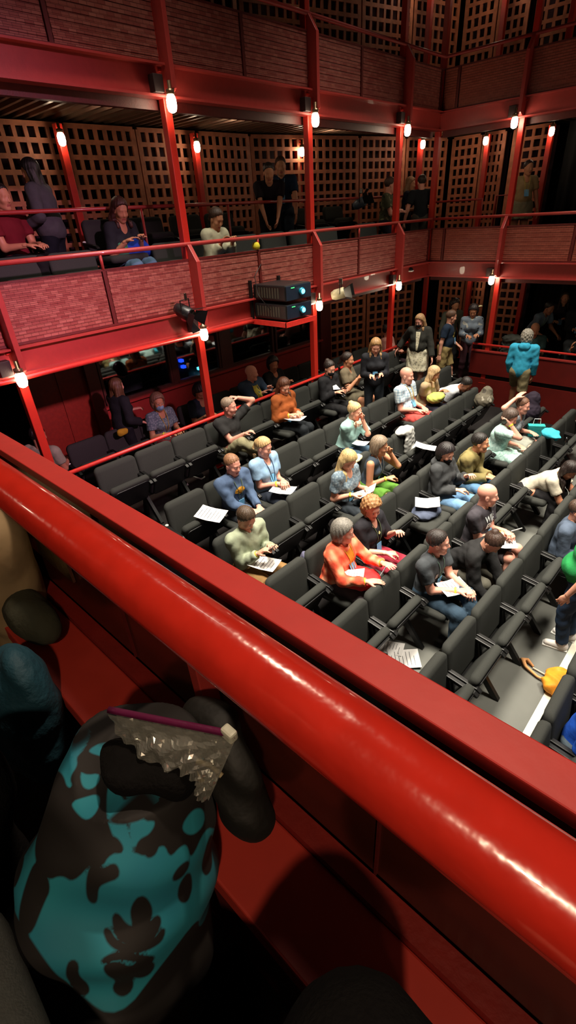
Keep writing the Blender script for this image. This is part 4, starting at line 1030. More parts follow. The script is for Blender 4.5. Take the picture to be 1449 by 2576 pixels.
# -- things held or lying about
def paper(p, rz, label, w=.115, h=.155, tilt=(0, 0), sheets=2, lines=True, curl_=.012, group='white programme sheets'):
    mb = MB(); n = 6; vs = []
    for i in range(n+1):
        for j in range(n+1):
            a, b = i/n*2-1, j/n*2-1; vs.append((a*h, b*w, curl_*(a*a)+curl_*.6*b*b*(1 if i > 3 else .3)))
    k = len(vs); t = .0012*sheets; vs += [(v[0], v[1], v[2]-t) for v in vs]
    q = [(i*(n+1)+j, i*(n+1)+j+1, (i+1)*(n+1)+j+1, (i+1)*(n+1)+j) for i in range(n) for j in range(n)]
    rim = []
    for i in range(n):
        for (a, b) in ((i, i+1), (n*(n+1)+i+1, n*(n+1)+i), ((i+1)*(n+1), i*(n+1)), (i*(n+1)+n, (i+1)*(n+1)+n)): rim.append((a, b, b+k, a+k))
    mb.add(vs, q+[tuple(x+k for x in f[::-1]) for f in q]+rim)
    o = obj('paper_sheet', mb, PAPER, smooth=False); o.location = tuple(p); o.rotation_euler = (math.radians(tilt[0]), math.radians(tilt[1]), math.radians(rz)); tag(o, label, 'paper', group)
    if lines:
        mb = MB()
        for i in range(7):
            a = -.78+i*.24; zz = curl_*(a*a)+.0022
            mb.box((a*h-.0025, -w*.75, zz), (a*h+.0025, w*(.75 if i % 3 else .3), zz+.0006+curl_*.2))
        obj('printed_lines', mb, INK, o)
    return o
def phone(p, rz, label, tilt=30):
    mb = MB(); mb.box((-.072, -.036, -.004), (.072, .036, .004)); o = obj('phone', mb, BLACKPLASTIC, bevel=.003); o.location = tuple(p); o.rotation_euler = (0, math.radians(-tilt), math.radians(rz)); tag(o, label, 'phone', None)
    mb = MB(); mb.box((-.067, -.032, .004), (.067, .032, .0046)); obj('screen', mb, mat('dim_screen', (.30, .34, .38), rough=.15), o); return o
def blob(name, label, cat, c, ells, material, rz=0, h=.012, warp=.008, group=None, extra=None):
    F = Field()
    for (q, r) in ells: F.ell(q, r, None, .04)
    F.warp(lambda P: warp*np.sin(P[..., 0]*42+2*np.sin(P[..., 2]*30))*np.sin(P[..., 1]*37+1)*np.sin(P[..., 2]*33+P[..., 0]*12))
    o = sobj(name, [F.mesh(h)], material, loc=tuple(c), rotz=math.radians(rz)); tag(o, label, cat, group); return o
# ------------------------------------------------------------------ audience
occupied = {}
def ps(r, i, what, label, **k):
    occupied[(r, i)] = what
    k.setdefault('hip', (.15, 0, .50)); k.setdefault('lean', -3)
    return person(label, ROWX[r], seat_y(r, i), ROWF[r], **k)
def lap(p, dx, dy, dz, rz, label, **k): return paper(p['w']((dx, dy, dz)), p['head']+rz, label, **k)

FLOR = pattern_mat('grey_blue_floral', 'floral', ['93a0a6', '71838f', '586a78'], 40)
FLOR2 = pattern_mat('cream_floral', 'floral', ['8d8d84', 'cfc8a8', 'd9d4bc'], 26)
PLAID = pattern_mat('orange_plaid', 'plaid', ['d6482e', 'f0724c', 'f3a27e'], 9)
CAMO = pattern_mat('camouflage', 'camo', ['23291f', '4b5138', '8a8a68'], 11)
TEALPR = pattern_mat('pale_teal_print', 'floral', ['8fb8b0', 'a9d0c8', 'c2e0d8'], 40)
GREYPL = pattern_mat('pale_blue_check', 'plaid', ['8fa6b8', 'b7c8d3', 'd4dde0'], 24)
STRIPE = pattern_mat('grey_mottled_knit', 'floral', ['55585e', '6c7178', '8a8f94'], 60)
JEANS = '34475a'; NAVY = '23303f'; BLUEJ = '6d93b8'

# row 3 ... nearest ledge
p = ps(3, 0, 'the man in the sage shirt', 'man in sage half-zip top and tan shorts looking down at his phone', top=('long', '99a28a'), bottom=('shorts', '8a6a42', .47), hair=('short', '4a3a2c'), skin='fair', pitch=34, yaw=6, lean=2, HL=(.40, .10, .80), HR_=(.40, -.06, .80), band='R', curl=.9, FL=(.62, .22, .08), FR=(.60, -.16, .08), fat=.01)
phone(p['w']((.50, .01, .86)), 10, 'dark phone in the hands of the man in sage green', 40)
lap(p, .43, -.02, .665, 18, 'white programme on the knees of the man in sage green', tilt=(0, 3))
p = ps(3, 3, 'the woman with long blonde hair', 'woman with long wavy blonde hair in floral blouse reading papers', sex='f', top=('tee', FLOR), bottom=('trousers', '2c3238'), hair=('long', 'b39a6a', .30), skin='fair', pitch=36, yaw=8, lean=4, HL=(.42, .10, .74), HR_=(.36, -.10, .72), band='R', curl=.7, badge=.40)
lap(p, .46, .02, .73, 25, 'white papers tilted in the hands of the long-haired blonde woman', tilt=(0, -32), lines=False)
p = ps(3, 4, 'the woman in the green shorts', 'woman in dark sleeveless top and green shorts, hand at her chin', sex='f', top=('tank', '3a4552'), bottom=('shorts', '4f7a2c', .46), hair=('bob', '7a6a58'), skin='tan', pitch=10, yaw=22, lean=12, HL=(.36, .14, .98), HR_=(.46, -.05, .72), band='R', lanyard='9aa0a0', badge=.36, curl=1.3, FL=(.74, .10, .10), FR=(.66, -.24, .12), twist=14)
# row 2
p = ps(2, 1, 'the man in the blue jersey with the yellow fan', 'man in slate blue jersey with a yellow fan emblem', top=('long', '4c5f7c'), bottom=('shorts', '2c3037', .5), hair=('crop', '8a6448'), skin='pink', pitch=14, yaw=4, lean=3, HL=(.52, .06, .63), HR_=(.52, -.04, .63), badge=.40, lanyard='5f6f5c', curl=.5, fat=.01,
       emblem=em_poly([('d79a30', [(.0, -.055)]+[(.075*math.cos(math.radians(a)), -.02+.065*math.sin(math.radians(a))*(1 if i % 2 else .86)) for i, a in enumerate(range(-8, 190, 12))]), ('8a5a1c', [(-.004, -.045), (.004, -.045), (.006, .03), (-.006, .03)]), ('8a5a1c', [(.010, -.035), (.016, -.035), (.040, .025), (.032, .028)]), ('8a5a1c', [(-.010, -.035), (-.016, -.035), (-.040, .025), (-.032, .028)])], .16, 'fan_emblem'))
p = ps(2, 2, 'the woman in the light blue tee', 'woman in light blue V-neck tee with blonde hair tied back', sex='f', top=('tee', '8fb0cf'), bottom=('trousers', '262c38'), hair=('pony', 'c0a070'), skin='pink', pitch=16, yaw=16, roll=-6, lean=-2, HL=(.42, .03, .72), HR_=(.40, -.03, .70), band='R', lanyard='3c5070', badge=.30, fat=.03, curl=.8)
lap(p, .50, -.06, .655, 20, 'white papers on the knees of the woman in light blue', w=.11, h=.16)
p = ps(2, 5, 'the person in the pale teal shirt', 'person in loose pale teal collared shirt, fair hair in a bun', sex='f', top=('elbow', 'a5cfca', 'collar'), bottom=('trousers', '41586c'), hair=('bun', 'c8a878'), skin='fair', pitch=12, yaw=10, lean=14, HL=(.40, .06, .98), HR_=(.38, -.03, .95), curl=1.4, fat=.03, twist=6)
lap(p, .46, -.05, .66, 10, 'white sheet on the lap of the person in pale teal', lines=False, w=.09, h=.11)
p = ps(2, 8, 'the bald man in the pale blue shirt', 'bald man in pale blue checked shirt and salmon red shorts', top=('tee', GREYPL, 'collar'), bottom=('trousers', 'c0504a'), hair=('bald', '000000'), skin='pink', pitch=4, yaw=12, lean=-4, lanyard='c8a040', badge=.34, fat=.05, s=1.08)
p = ps(2, 9, 'the woman with the lime bag', 'fair-haired woman in tan top beside the bald man in salmon shorts', sex='f', top=('tee', 'a89272'), bottom=('trousers', '2b2a38'), hair=('long', 'b89b72', .24), skin='tan', pitch=22, yaw=25, lean=16, HL=(.46, .16, .78), HR_=(.40, .02, .74), band='R', lo=True)
blob('tote_bag', 'lime green cloth bag on the lap of the fair-haired woman', 'bag', p['w']((.42, -.06, .70)), [((0, 0, 0), (.15, .16, .10)), ((.08, .02, .04), (.10, .12, .07))], cloth('b9c565'))
p = ps(2, 10, 'the person bent over in white', 'dark-haired person in white tee bent double past the lime bag', top=('tee', 'c9cdd2'), bottom=('trousers', '2a2a30'), hair=('short', '1d1816'), skin='mid', pitch=40, yaw=-10, lean=62, HL=(.70, .10, .45), HR_=(.62, -.1, .42), lo=True)
# row 1
p = ps(1, 3, 'the man in the black tee', 'grey-haired man in black tee and khaki trousers, one leg crossed', top=('tee', '2b2b2b'), bottom=('trousers', '8f8a6c'), hair=('crop', '8a7866'), skin='pink', pitch=6, yaw=26, lean=4, HL=(.20, .18, 1.18), HR_=(.52, -.02, .80), curl=.9, fat=.05, FR=(.72, .20, .46), KR=(.6, -.4, .8), beard='8a8078')
p = ps(1, 5, 'the woman in the rust sweater', 'woman in rust sweater with long brown hair and papers', sex='f', top=('sweater', '9a5228'), bottom=('trousers', '1e2226'), hair=('long', '54301f', .34), skin='fair', pitch=24, yaw=-16, lean=4, HL=(.42, .06, .72), HR_=(.40, -.10, .72), band='R', badge=.42, curl=.8, FR=(.66, .02, .1))
lap(p, .46, -.06, .67, 12, 'white papers under the hand of the woman in the rust sweater', lines=False)
p = ps(1, 7, 'the masked woman in black', 'seated woman in black with black face mask and white name badge', sex='f', top=('long', '1f1f22'), bottom=('trousers', '1b1b1d'), hair=('bun', '241a16'), skin='fair', pitch=18, yaw=-8, lean=2, HL=(.42, .08, .78), HR_=(.40, -.08, .76), mask='18181a', curl=.9, lo=True, emblem=em_poly([('e8ecf2', [(-.045, -.03), (.045, -.03), (.045, .03), (-.045, .03)])], .16, 'name_sticker'))
phone(p['w']((.50, .03, .84)), 0, 'phone held by the masked woman in black', 35)
# row 4
p = ps(4, 1, 'the woman in the orange plaid shirt', 'grey-haired woman in orange plaid shirt gesturing with both hands', sex='f', top=('long', PLAID, 'open'), over='d8862a', bottom=('trousers', '4c4246'), hair=('bob', '77736c'), skin='pink', pitch=8, yaw=26, lean=6, HL=(.60, .16, .80), HR_=(.60, -.10, .74), band='LR', lanyard='d79a30', badge=.28, curl=.25, fat=.06, palmup=False, twist=6)
blob('shoulder_bag', 'bright red flat bag on the lap of the woman in orange plaid', 'bag', p['w']((.44, -.02, .655)), [((0, 0, 0), (.20, .20, .045)), ((.10, .03, .0), (.13, .17, .05)), ((-.05, -.08, 0), (.13, .12, .04))], cloth('cf2f2f', .5))
lap(p, .42, -.10, .72, 30, 'white ruled pages on top of the red bag', w=.10, h=.13, tilt=(0, -8))
tag(None or (lambda mb: (mb.tube([(0, 0, 0), (.05, .02, .12)], .006, 8), obj('pen', mb, cloth('b9ccd8'), loc=tuple(p['w']((.66, .03, .76))), rotz=.2))[1])(MB()), 'pale blue pen between the hands of the woman in orange plaid', 'pen')
p = ps(4, 2, 'the woman in the black cardigan', 'woman with curly light brown hair, black cardigan and raspberry trousers', sex='f', top=('elbow', '242328'), bottom=('trousers', 'a83648'), hair=('curly', '9a7048'), skin='pink', pitch=18, yaw=-24, lean=2, HL=(.42, .12, .82), HR_=(.44, -.06, .66), lanyard='5a6a50', badge=.38, curl=1.1, FL=(.70, .18, .08), FR=(.62, -.10, .08), fat=.02, emblem=em_poly([('c9c48a', [(.018*math.cos(a*.7), .018*math.sin(a*.7)) for a in range(9)])], .14, 'round_pin'))
p = ps(4, 5, 'the masked woman in the grey jacket', 'dark-haired person in charcoal hooded jacket, black mask and blue jeans', sex='f', top=('jacket', '3c3e40', 'hood'), bottom=('trousers', BLUEJ), hair=('bob', '1f1a1c'), skin='fair', pitch=22, yaw=-12, lean=0, HL=(.44, .10, .82), HR_=(.42, -.06, .68), mask='141416', curl=1.0, fat=.03)
p = ps(4, 6, 'the man in the khaki jacket', 'dark-haired man in khaki jacket and blue jeans, hands joined', top=('jacket', '7d7248'), bottom=('trousers', '557a9c'), hair=('short', '1c1816'), skin='tan', pitch=2, yaw=16, lean=20, HL=(.56, .03, .66), HR_=(.56, -.03, .66), curl=1.0, FL=(.58, .22, .08), FR=(.56, -.22, .08), s=1.03)
p = ps(4, 8, 'the woman in the pale teal dress', 'woman in pale teal printed dress leaning on one hand', sex='f', top=('tee', TEALPR), bottom=('dress', TEALPR, 1.0), hair=('bob', '4a3b33'), skin='pink', pitch=20, yaw=-6, lean=16, HL=(.50, .08, .66), HR_=(.36, -.07, 1.02), band='R', curl=.7, fat=.04, lo=True)
p = ps(4, 9, 'the woman with the raised hand', 'woman in grey tee with one hand raised to her hair', sex='f', top=('cap', STRIPE), bottom=('skirt', '8c8f86', .9), hair=('short', '6a4a38'), skin='pink', pitch=8, yaw=0, lean=12, HL=(.46, .08, .68), HR_=(.22, -.13, 1.24), badge=.36, curl=.2, lo=True)
# row 5
p = ps(5, 2, 'the man in the dark grey tee', 'dark-haired man in dark grey tee with booklet on his knee', top=('tee', '3f4347'), bottom=('trousers', '2e4050'), hair=('short', '2b2422'), skin='pink', pitch=2, yaw=22, lean=4, HL=(.54, .04, .70), HR_=(.50, -.05, .70), band='R', lanyard='5b7468', badge=.36, curl=1.0, s=1.02, FL=(.80, -.06, .30), FR=(.60, -.20, .08), emblem=em_poly([('8a7f78', [(-.09, -.02), (-.06, -.02), (-.06, .03), (-.09, .03)])], .2, 'chest_print'))
lap(p, .44, -.02, .69, 60, 'cream booklet on the lap of the man in dark grey', w=.12, h=.15)
p = ps(5, 3, 'the person bent forward in black', 'person in black bent forward beside the man in dark grey', sex='f', top=('jacket', '232324'), bottom=('trousers', '55534a'), hair=('bun', '3d2c24'), skin='fair', pitch=44, yaw=-10, lean=42, HL=(.74, .06, .40), HR_=(.66, -.14, .36), curl=.6)
p = ps(5, 4, 'the bald bearded man', 'bald man with grey goatee in charcoal tee with white lettering', top=('tee', '3d3a40'), bottom=('shorts', '2b2528', .46), hair=('bald', '000000'), skin='pink', pitch=3, yaw=24, lean=4, HL=(.48, .02, .76), HR_=(.46, -.02, .74), band='R', badge=.36, curl=1.1, beard='a7a09a', s=1.06, fat=.03, FL=(.66, .16, .08), FR=(.62, -.10, .08), shoes='3b3b3b', emblem=em_text('WILS\nENS', .105, .155, 'd9e3e6', .85))
lap(p, .52, -.08, .675, 30, 'white handwritten page on the knee of the bald bearded man', w=.11, h=.13)
tag((lambda mb: (mb.tube([(0, 0, 0), (.10, .05, .06)], .007, 8), obj('pen', mb, cloth('b8b8b4'), loc=tuple(p['w']((.54, .0, .80)))))[1])(MB()), 'grey pen in the hand of the bald bearded man', 'pen')
p = ps(5, 7, 'the person bent over in the cream top', 'person in cream tee with long dark hair, bent far forward', sex='f', top=('tee', 'bdb6a4'), bottom=('trousers', '1f1e20'), hair=('long', '201613', .34), skin='mid', pitch=38, yaw=-6, lean=52, HL=(.88, .08, .42), HR_=(.80, -.12, .30), curl=.7)
lap(p, .96, .10, .46, 20, 'pale notebook held by the person bent over in the cream top', lines=False, w=.07, h=.10)
# beyond the rail, lower gallery
def pg(x, y, label, pose='sit', z=GF, **k):
    if pose == 'sit': k.setdefault('hip', (.15, 0, .50)); k.setdefault('lean', -2)
    return person(label, x, y, z, pose=pose, lo=True, **k)
R0X = -6.78
pg(-6.75, 2.02, 'person in pale sage top half behind the leftmost red post', top=('tee', '9a9c84'), bottom=('trousers', '24262a'), hair=('short', '1c1614'), skin='tan', head=120, pitch=12)
p = pg(-6.85, 3.42, 'woman with long brown hair standing below the left booth window', pose='stand', sex='f', top=('jacket', '222428'), bottom=('trousers', '1c1e22'), hair=('long', '5a3c24', .42), skin='fair', head=95, yaw=10, pitch=-2, HL=(.32, .12, 1.05), HR_=(.20, -.20, .95), lanyard='c8a040', s=.97)
blob('pouch', 'mustard yellow pouch at the hip of the woman standing in black', 'pouch', (-6.62, 3.28, G+.86), [((0, 0, 0), (.05, .09, .06))], cloth('b9962a'))
p = pg(R0X, 3.97, 'woman in grey floral tee with light blue mask behind rail', sex='f', top=('tee', FLOR), bottom=('trousers', '8a3038'), hair=('bob', '7a5a48'), skin='tan', mask='8fb4d6', lanyard='d0a83a', yaw=-14, pitch=6, HL=(.42, .10, .72), HR_=(.40, -.12, .72), band='R')
p = pg(R0X, 4.72, 'black-haired person in navy tee bent over behind the rail', top=('tee', '1c2330'), bottom=('trousers', '1d2026'), hair=('bob', '120f10'), skin='mid', pitch=38, yaw=-10, lean=8, HL=(.42, .06, .76), HR_=(.40, -.06, .76), badge=.34, sex='f')
p = pg(R0X, 5.90, 'bald man in slate blue jacket below the booth window', top=('jacket', '3a4c62', 'open'), over='a89a40', bottom=('trousers', '262a34'), hair=('bald', '000000'), skin='pink', yaw=34, pitch=4, lean=6, lanyard='c8a83a', HL=(.44, .18, .84), HR_=(.42, .06, .80))
p = pg(R0X, 6.56, 'black-haired person in printed black tee below the booth window', sex='f', top=('tee', '1a1a1c'), bottom=('trousers', '1f2024'), hair=('bob', '15110f'), skin='mid', yaw=-20, pitch=14, HL=(.40, .10, .80), HR_=(.42, -.10, .78), emblem=em_poly([('c9c9c4', [(.035*math.cos(a*.7), .03*math.sin(a*.7)) for a in range(9)])], .2, 'round_print'))
p = pg(-6.45, 9.95, 'dark-haired woman in pale pink behind rail near far post', sex='f', top=('tee', 'c08a80'), bottom=('trousers', '33262c'), hair=('bun', '1e1412'), skin='pink', yaw=30, pitch=4, HL=(.40, .10, .74), HR_=(.40, -.10, .74))
# standing in the stalls
p = ps(1, 8, 'the person in the olive-brown dress', 'seated person in olive-brown dress, dark hair tied back, turned left', sex='f', top=('tee', '6d6350'), bottom=('dress', '5c5646', .8), hair=('pony', '2a1f1b'), skin='tan', twist=20, yaw=20, pitch=4, HL=(.34, .16, .86), HR_=(.40, -.04, .84), hem=-.1, lo=True)
p = pg(-4.85, 7.32, 'standing woman in black with long blonde-brown hair and phone', z=ROWF[1], pose='stand', sex='f', top=('long', '1e1f24'), bottom=('leggings', '1b2026'), hair=('long', '8e6c42', .26), skin='fair', head=-50, yaw=0, pitch=26, HL=(.26, .08, 1.12), HR_=(.26, -.08, 1.10), badge=.38, curl=.9, emblem=None)
phone(p['w']((.36, 0, 1.14)), -50, 'dark phone in the hands of the standing blonde woman', 35)
p = pg(-5.25, 9.55, 'woman in cream floral dress and black mask standing by rail', z=ROWF[1], pose='stand', sex='f', top=('jacket', '33332f', 'open'), bottom=('dress', FLOR2, .62), hair=('long', 'a5815a', .2), skin='pink', head=-70, yaw=-20, pitch=20, over=FLOR2, HL=(.18, .32, .80), HR_=(-.05, -.42, .96), mask='1b1b1d', fat=.05)
p = pg(-4.93, 10.1, 'person in navy tee with yellow print and khaki shorts', z=ROWF[1], pose='stand', top=('tee', '1f2c3e'), bottom=('shorts', 'a08c5c', .42), hair=('short', '5a4030'), skin='fair', head=15, yaw=30, pitch=12, HL=(.20, .26, .95), HR_=(-.04, -.26, .80), badge=.36, FL=(.18, .10, .08), FR=(-.14, -.10, .08), fat=.04,
       emblem=em_poly([('a99a4a', [(-.02, -.07), (.02, -.03), (.07, -.06), (.04, .0), (.07, .05), (.01, .03), (-.03, .07), (-.03, .01), (-.07, -.02), (-.03, -.03)])], .2, 'yellow_print'))
p = pg(-5.5, 11.45, 'curly-haired person in grey-green top behind the navy tee', z=ROWF[1], pose='stand', top=('long', '55564a'), bottom=('trousers', '26262a'), hair=('curly', '2a1c16'), skin='tan', head=-30, pitch=12)
p = pg(-4.80, 11.0, 'person in patterned grey-blue shirt with cream flower in hair', z=ROWF[1], pose='stand', sex='f', top=('long', pattern_mat('grey_blue_patches', 'camo', ['2a2d33', '6d7a88', 'a9aaa2'], 9)), bottom=('leggings', '4a2c34'), hair=('bob', '1e1616'), skin='tan', head=-60, pitch=26, yaw=-10, HL=(.30, .10, 1.10), HR_=(.30, -.08, 1.08), curl=1.0)
for k in range(5):
    a = k*1.256; 
f_ = empty('flower_clip', tuple(p['w']((.02, .09, 1.60)))); tag(f_, 'cream flower clip in the dark hair of the person by the far front', 'flower')
for k in range(5):
    a = k*1.2566; mb = MB(); mb.obox((0, 0, 0), (math.cos(a), math.sin(a), .25), (-math.sin(a), math.cos(a), 0), (-.25*math.cos(a), -.25*math.sin(a), 1), .045, .024, .006); o = obj('petal', mb, cloth('d8d2a4'), f_, bevel=.01); o.location = (.04*math.cos(a), .04*math.sin(a), .01)
p = pg(-3.30, 10.12, 'person in bright cyan hooded jacket seen from behind', z=ROWF[4]+0.275, pose='stand', top=('sweater', '3aa8cc', 'hood'), bottom=('shorts', '8a7f5f', .44), hair=('curly', '8f8a7e'), skin='tan', head=100, yaw=20, pitch=10, HL=(.14, .20, .85), HR_=(.10, -.22, .83), FL=(.20, .10, .16), FR=(-.08, -.10, .08), hem=-.14)
# far gallery, lower level
p = pg(-4.0, 12.5, 'person in steel grey tee bending over behind far front', z=GF, pose='stand', top=('tee', '76889a'), bottom=('trousers', '2a2c30'), hair=('short', '221c18'), skin='mid', head=-20, lean=34, pitch=20, HL=(.50, .20, .9), HR_=(.45, -.16, .9), lanyard='a8c8a0')
p = pg(-3.55, 12.95, 'woman with long wavy hair standing behind the steel grey tee', z=GF+.05, pose='stand', sex='f', top=('long', '2c2226'), bottom=('trousers', '1c1c20'), hair=('long', '33241c', .3), skin='tan', head=-75, yaw=0, pitch=0, HL=(.30, .10, 1.15), HR_=(.30, -.10, 1.10), badge=.4)
p = pg(-3.05, 12.5, 'person in black hood with blue badge standing far right', z=GF, pose='stand', top=('hoodie', '1b1b1e'), bottom=('trousers', '18181a'), hair=('short', '1a1514'), skin='mid', head=-75, pitch=8, HL=(.30, .06, 1.10), HR_=(.30, -.06, 1.10), badge=.36)
p = pg(-3.75, 11.75, 'bald person in dull teal shirt seated behind far rail', z=GF, top=('tee', '3f5c5c'), bottom=('trousers', '55443c'), hair=('bald', '000000'), skin='tan', head=-60, pitch=22, lean=8, HL=(.45, .1, .74), HR_=(.45, -.1, .74))
p = pg(-2.75, 11.80, 'person in turquoise face mask seated behind far rail', z=GF, top=('jacket', '24282a'), bottom=('trousers', '1c1c1e'), hair=('short', '1c1614'), skin='tan', head=-80, pitch=6, lean=16, HL=(.42, .14, .86), HR_=(.42, -.10, .86), mask='5fb8b0')
blob('coat', 'charcoal coat draped over a seat back behind the far rail', 'coat', (-4.02, 11.45, G+.78), [((0, 0, 0), (.22, .12, .22)), ((.05, -.05, .12), (.26, .10, .10)), ((-.05, .0, -.2), (.18, .1, .2))], cloth('4a4d48'), warp=.012)
# middle gallery
MT = MF+.32
pg(-7.1, 2.62, 'person in crimson top at far left of middle gallery', z=MT, top=('tee', '6a1822'), bottom=('trousers', '141416'), hair=('short', '1c1412'), skin='tan', head=20)
p = pg(-7.05, 3.22, 'woman with very long black hair standing in middle gallery', z=MF+.2, pose='stand', sex='f', top=('jacket', '46464a', 'open'), over='c0605c', bottom=('trousers', '141820'), hair=('long', '15120f', .45), skin='tan', head=-140, yaw=0, pitch=10, HL=(.20, .22, 1.0), HR_=(.24, -.16, 1.0), fat=.05)
p = pg(-6.95, 3.9, 'woman with reddish brown hair beside the royal blue bag', z=MT-.15, pose='sit', sex='f', top=('elbow', '26282e'), bottom=('trousers', '56708c'), hair=('long', '3f1f18', .2), skin='tan', head=10, yaw=-14, pitch=24, lean=18, HL=(.50, .10, .78), HR_=(.46, -.1, .76))
blob('tote_bag', 'royal blue shoulder bag beside the red-haired woman in middle gallery', 'bag', (-6.62, 4.1, -.28), [((0, 0, 0), (.12, .20, .15)), ((0, .06, -.04), (.12, .22, .08))], cloth('1f3fae'))
blob('tote_bag', 'green and white pouch next to the royal blue bag', 'bag', (-6.60, 3.88, -.28), [((0, 0, 0), (.09, .10, .16))], pattern_mat('green_white', 'camo', ['2a6a50', '3f8a68', 'b8c8bc'], 9))
p = pg(-6.66, 5.28, 'woman in cream sweater at the middle gallery front', z=MF, sex='f', top=('sweater', 'b9b79c'), bottom=('trousers', '3c4a68'), hair=('pony', '3a261a'), skin='tan', head=6, yaw=-4, pitch=30, lean=16, FL=(.42, .12, .08), FR=(.40, -.12, .08), HL=(.44, .14, .80), HR_=(.44, -.08, .80), curl=.8)
mb = MB(); mb.lathe([(.02, 0), (.05, .01), (.06, .05), (.045, .09), (.03, .10)], n=14); tag(obj('cup', mb, cloth('d8cc3a'), loc=(X0-.02, 5.72, M+.70), smooth=True), 'yellow cup on the middle gallery front near the cream sweater', 'cup')
p = pg(-7.0, 7.12, 'dark-haired person leaning on rail beside tall man in navy', z=MF+.28, pose='stand', top=('tee', '201a20'), bottom=('trousers', '16161a'), hair=('short', '211714'), skin='tan', head=-40, lean=34, pitch=22, HL=(.48, .08, .80), HR_=(.46, -.10, .78))
p = pg(-7.2, 7.68, 'tall man in navy tee standing in the middle gallery', z=MT-.1, pose='stand', top=('tee', '1d2c44'), bottom=('trousers', '2c3a48'), hair=('short', '4a3226'), skin='tan', head=-45, pitch=14, yaw=0, HL=(.26, .22, .90), HR_=(.16, -.28, .84), lanyard='8fa4b8', badge=.38, s=1.06, fat=.03)
p = pg(-6.65, 10.05, 'person in green camouflage tee seated in middle gallery', z=MF, top=('tee', CAMO), bottom=('trousers', '1b1b28'), hair=('short', '3c261c'), skin='pink', head=20, yaw=30, seatz=.74, hip=(.1, 0, .82), HL=(.36, -.06, 1.02), HR_=(.36, .06, 1.00), lean=4)
p = pg(-6.8, 11.3, 'long-haired person in dark blue half behind the third post', z=MF, pose='stand', sex='f', top=('tee', '1c1c2c'), bottom=('trousers', '0e0e10'), hair=('long', '8a6444', .22), skin='tan', head=20, HL=(.34, .1, 1.12), HR_=(.30, -.1, 1.08))
p = pg(-6.2, 10.9, 'short-haired person in charcoal tee in middle gallery corner', z=MF, pose='stand', top=('tee', '202428'), bottom=('trousers', '4a4640'), hair=('short', '2a2018'), skin='pink', head=135, HL=(.10, .30, .85), HR_=(.06, -.28, .84))
p = pg(-4.50, 11.95, 'woman in beige with yellow scarf, standing in far middle gallery', z=MF+.1, pose='stand', sex='f', top=('tee', 'a08a64'), bottom=('skirt', '8c866c', .4), hair=('short', '2c1614'), skin='tan', head=-50, yaw=15, pitch=6, HL=(.14, .28, .84), HR_=(.12, -.26, .86), lanyard='c8b45a', badge=.30, fat=.05)
# right edge
p = person('person in green tee and dark jeans at right edge', -.56, 4.98, ROWF[6], head=185, pose='stand', top=('tee', '2a8f4e'), bottom=('trousers', '24344a'), hair=('short', '3a2c20'), skin='fair', HL=(.1, .28, .85), HR_=(.1, -.28, .85), fat=.08, shoes='d0ccc8')
occupied[(6, 5)] = 'someone in a dusty blue sweater'
p = person('person in dusty blue sweater seated at the right edge', ROWX[6], seat_y(6, 5), ROWF[6], hip=(.15, 0, .50), top=('sweater', '4e5a6c'), bottom=('trousers', '2a3038'), hair=('short', '4a3a30'), skin='fair', lo=True)
occupied[(7, 1)] = 'the person in bright blue'
p = person('person in bright blue in lowest row, lower right corner', ROWX[7], seat_y(7, 1), ROWF[7], hip=(.17, 0, .50), lean=10, top=('long', '2358c8'), bottom=('trousers', '5f6e7a'), hair=('short', '3a2c22'), skin='fair', lo=True)
# booth operators
p = pg(-8.72, 5.4, 'person in pale sweater behind the left booth window', top=('sweater', 'b8c4b8'), bottom=('trousers', '202226'), hair=('short', '4a3020'), skin='tan', head=60, pitch=10)
p = pg(-8.95, 7.35, 'person in black behind the third booth window, hand raised', top=('long', '17171a'), bottom=('trousers', '202226'), hair=('short', '2a1c14'), skin='pink', head=-20, HL=(.3, .2, 1.2), pitch=10)

# ------------------------------------------------------------------ seats
rownames = {0: 'the lower gallery row behind the rail', 1: 'the top stalls row in front of the rail', 2: 'the second stalls row', 3: 'the third stalls row', 4: 'the fourth stalls row', 5: 'the fifth stalls row', 6: 'the sixth stalls row', 7: 'the lowest stalls row'}
down = {(4, 4)}
ORD = ['nearest to us', 'second', 'third', 'fourth', 'fifth', 'sixth', 'seventh', 'eighth', 'ninth', 'tenth', 'eleventh', 'twelfth', 'thirteenth', 'fourteenth']
ncount = {1: 12, 2: 12, 3: 11, 4: 12, 5: 12, 6: 10, 7: 3}
skip = set()
for r, n in ncount.items():
    for i in range(n):
        if (r, i) in ((1, 9),): pass
        who = occupied.get((r, i))
        if who: lb = 'black theatre seat under '+who
        else: lb = 'empty black theatre seat, %s stalls row, %s' % (NUM[r-1], ORD[i]+(' from the near end' if i else ''))
        seat(ROWX[r], seat_y(r, i), ROWF[r], lb, folded=not (who or (r, i) in down))
taken0 = {2: 'the woman in the blue mask', 3: 'the black-haired person in navy', 5: 'the bald man in slate blue', 6: 'the person in the black printed tee'}
y0s = [2.77, 3.37, 3.97, 4.72, 5.30, 5.90, 6.56, 7.16, 7.76, 8.5, 9.2, 9.95]
for i, y in enumerate(y0s):
    who = taken0.get(i) or ('the dark-haired woman in pale pink' if i == 11 else None)
    seat(R0X if i < 9 else -6.45, y, GF, ('black theatre seat under %s, behind the rail' % who) if who else 'empty black seat behind the lower rail, %s from the left' % NUM[i], folded=not who)
seat(-6.75, 2.02, GF, 'black theatre seat under the person behind the leftmost red post', folded=False, rz=math.radians(120))
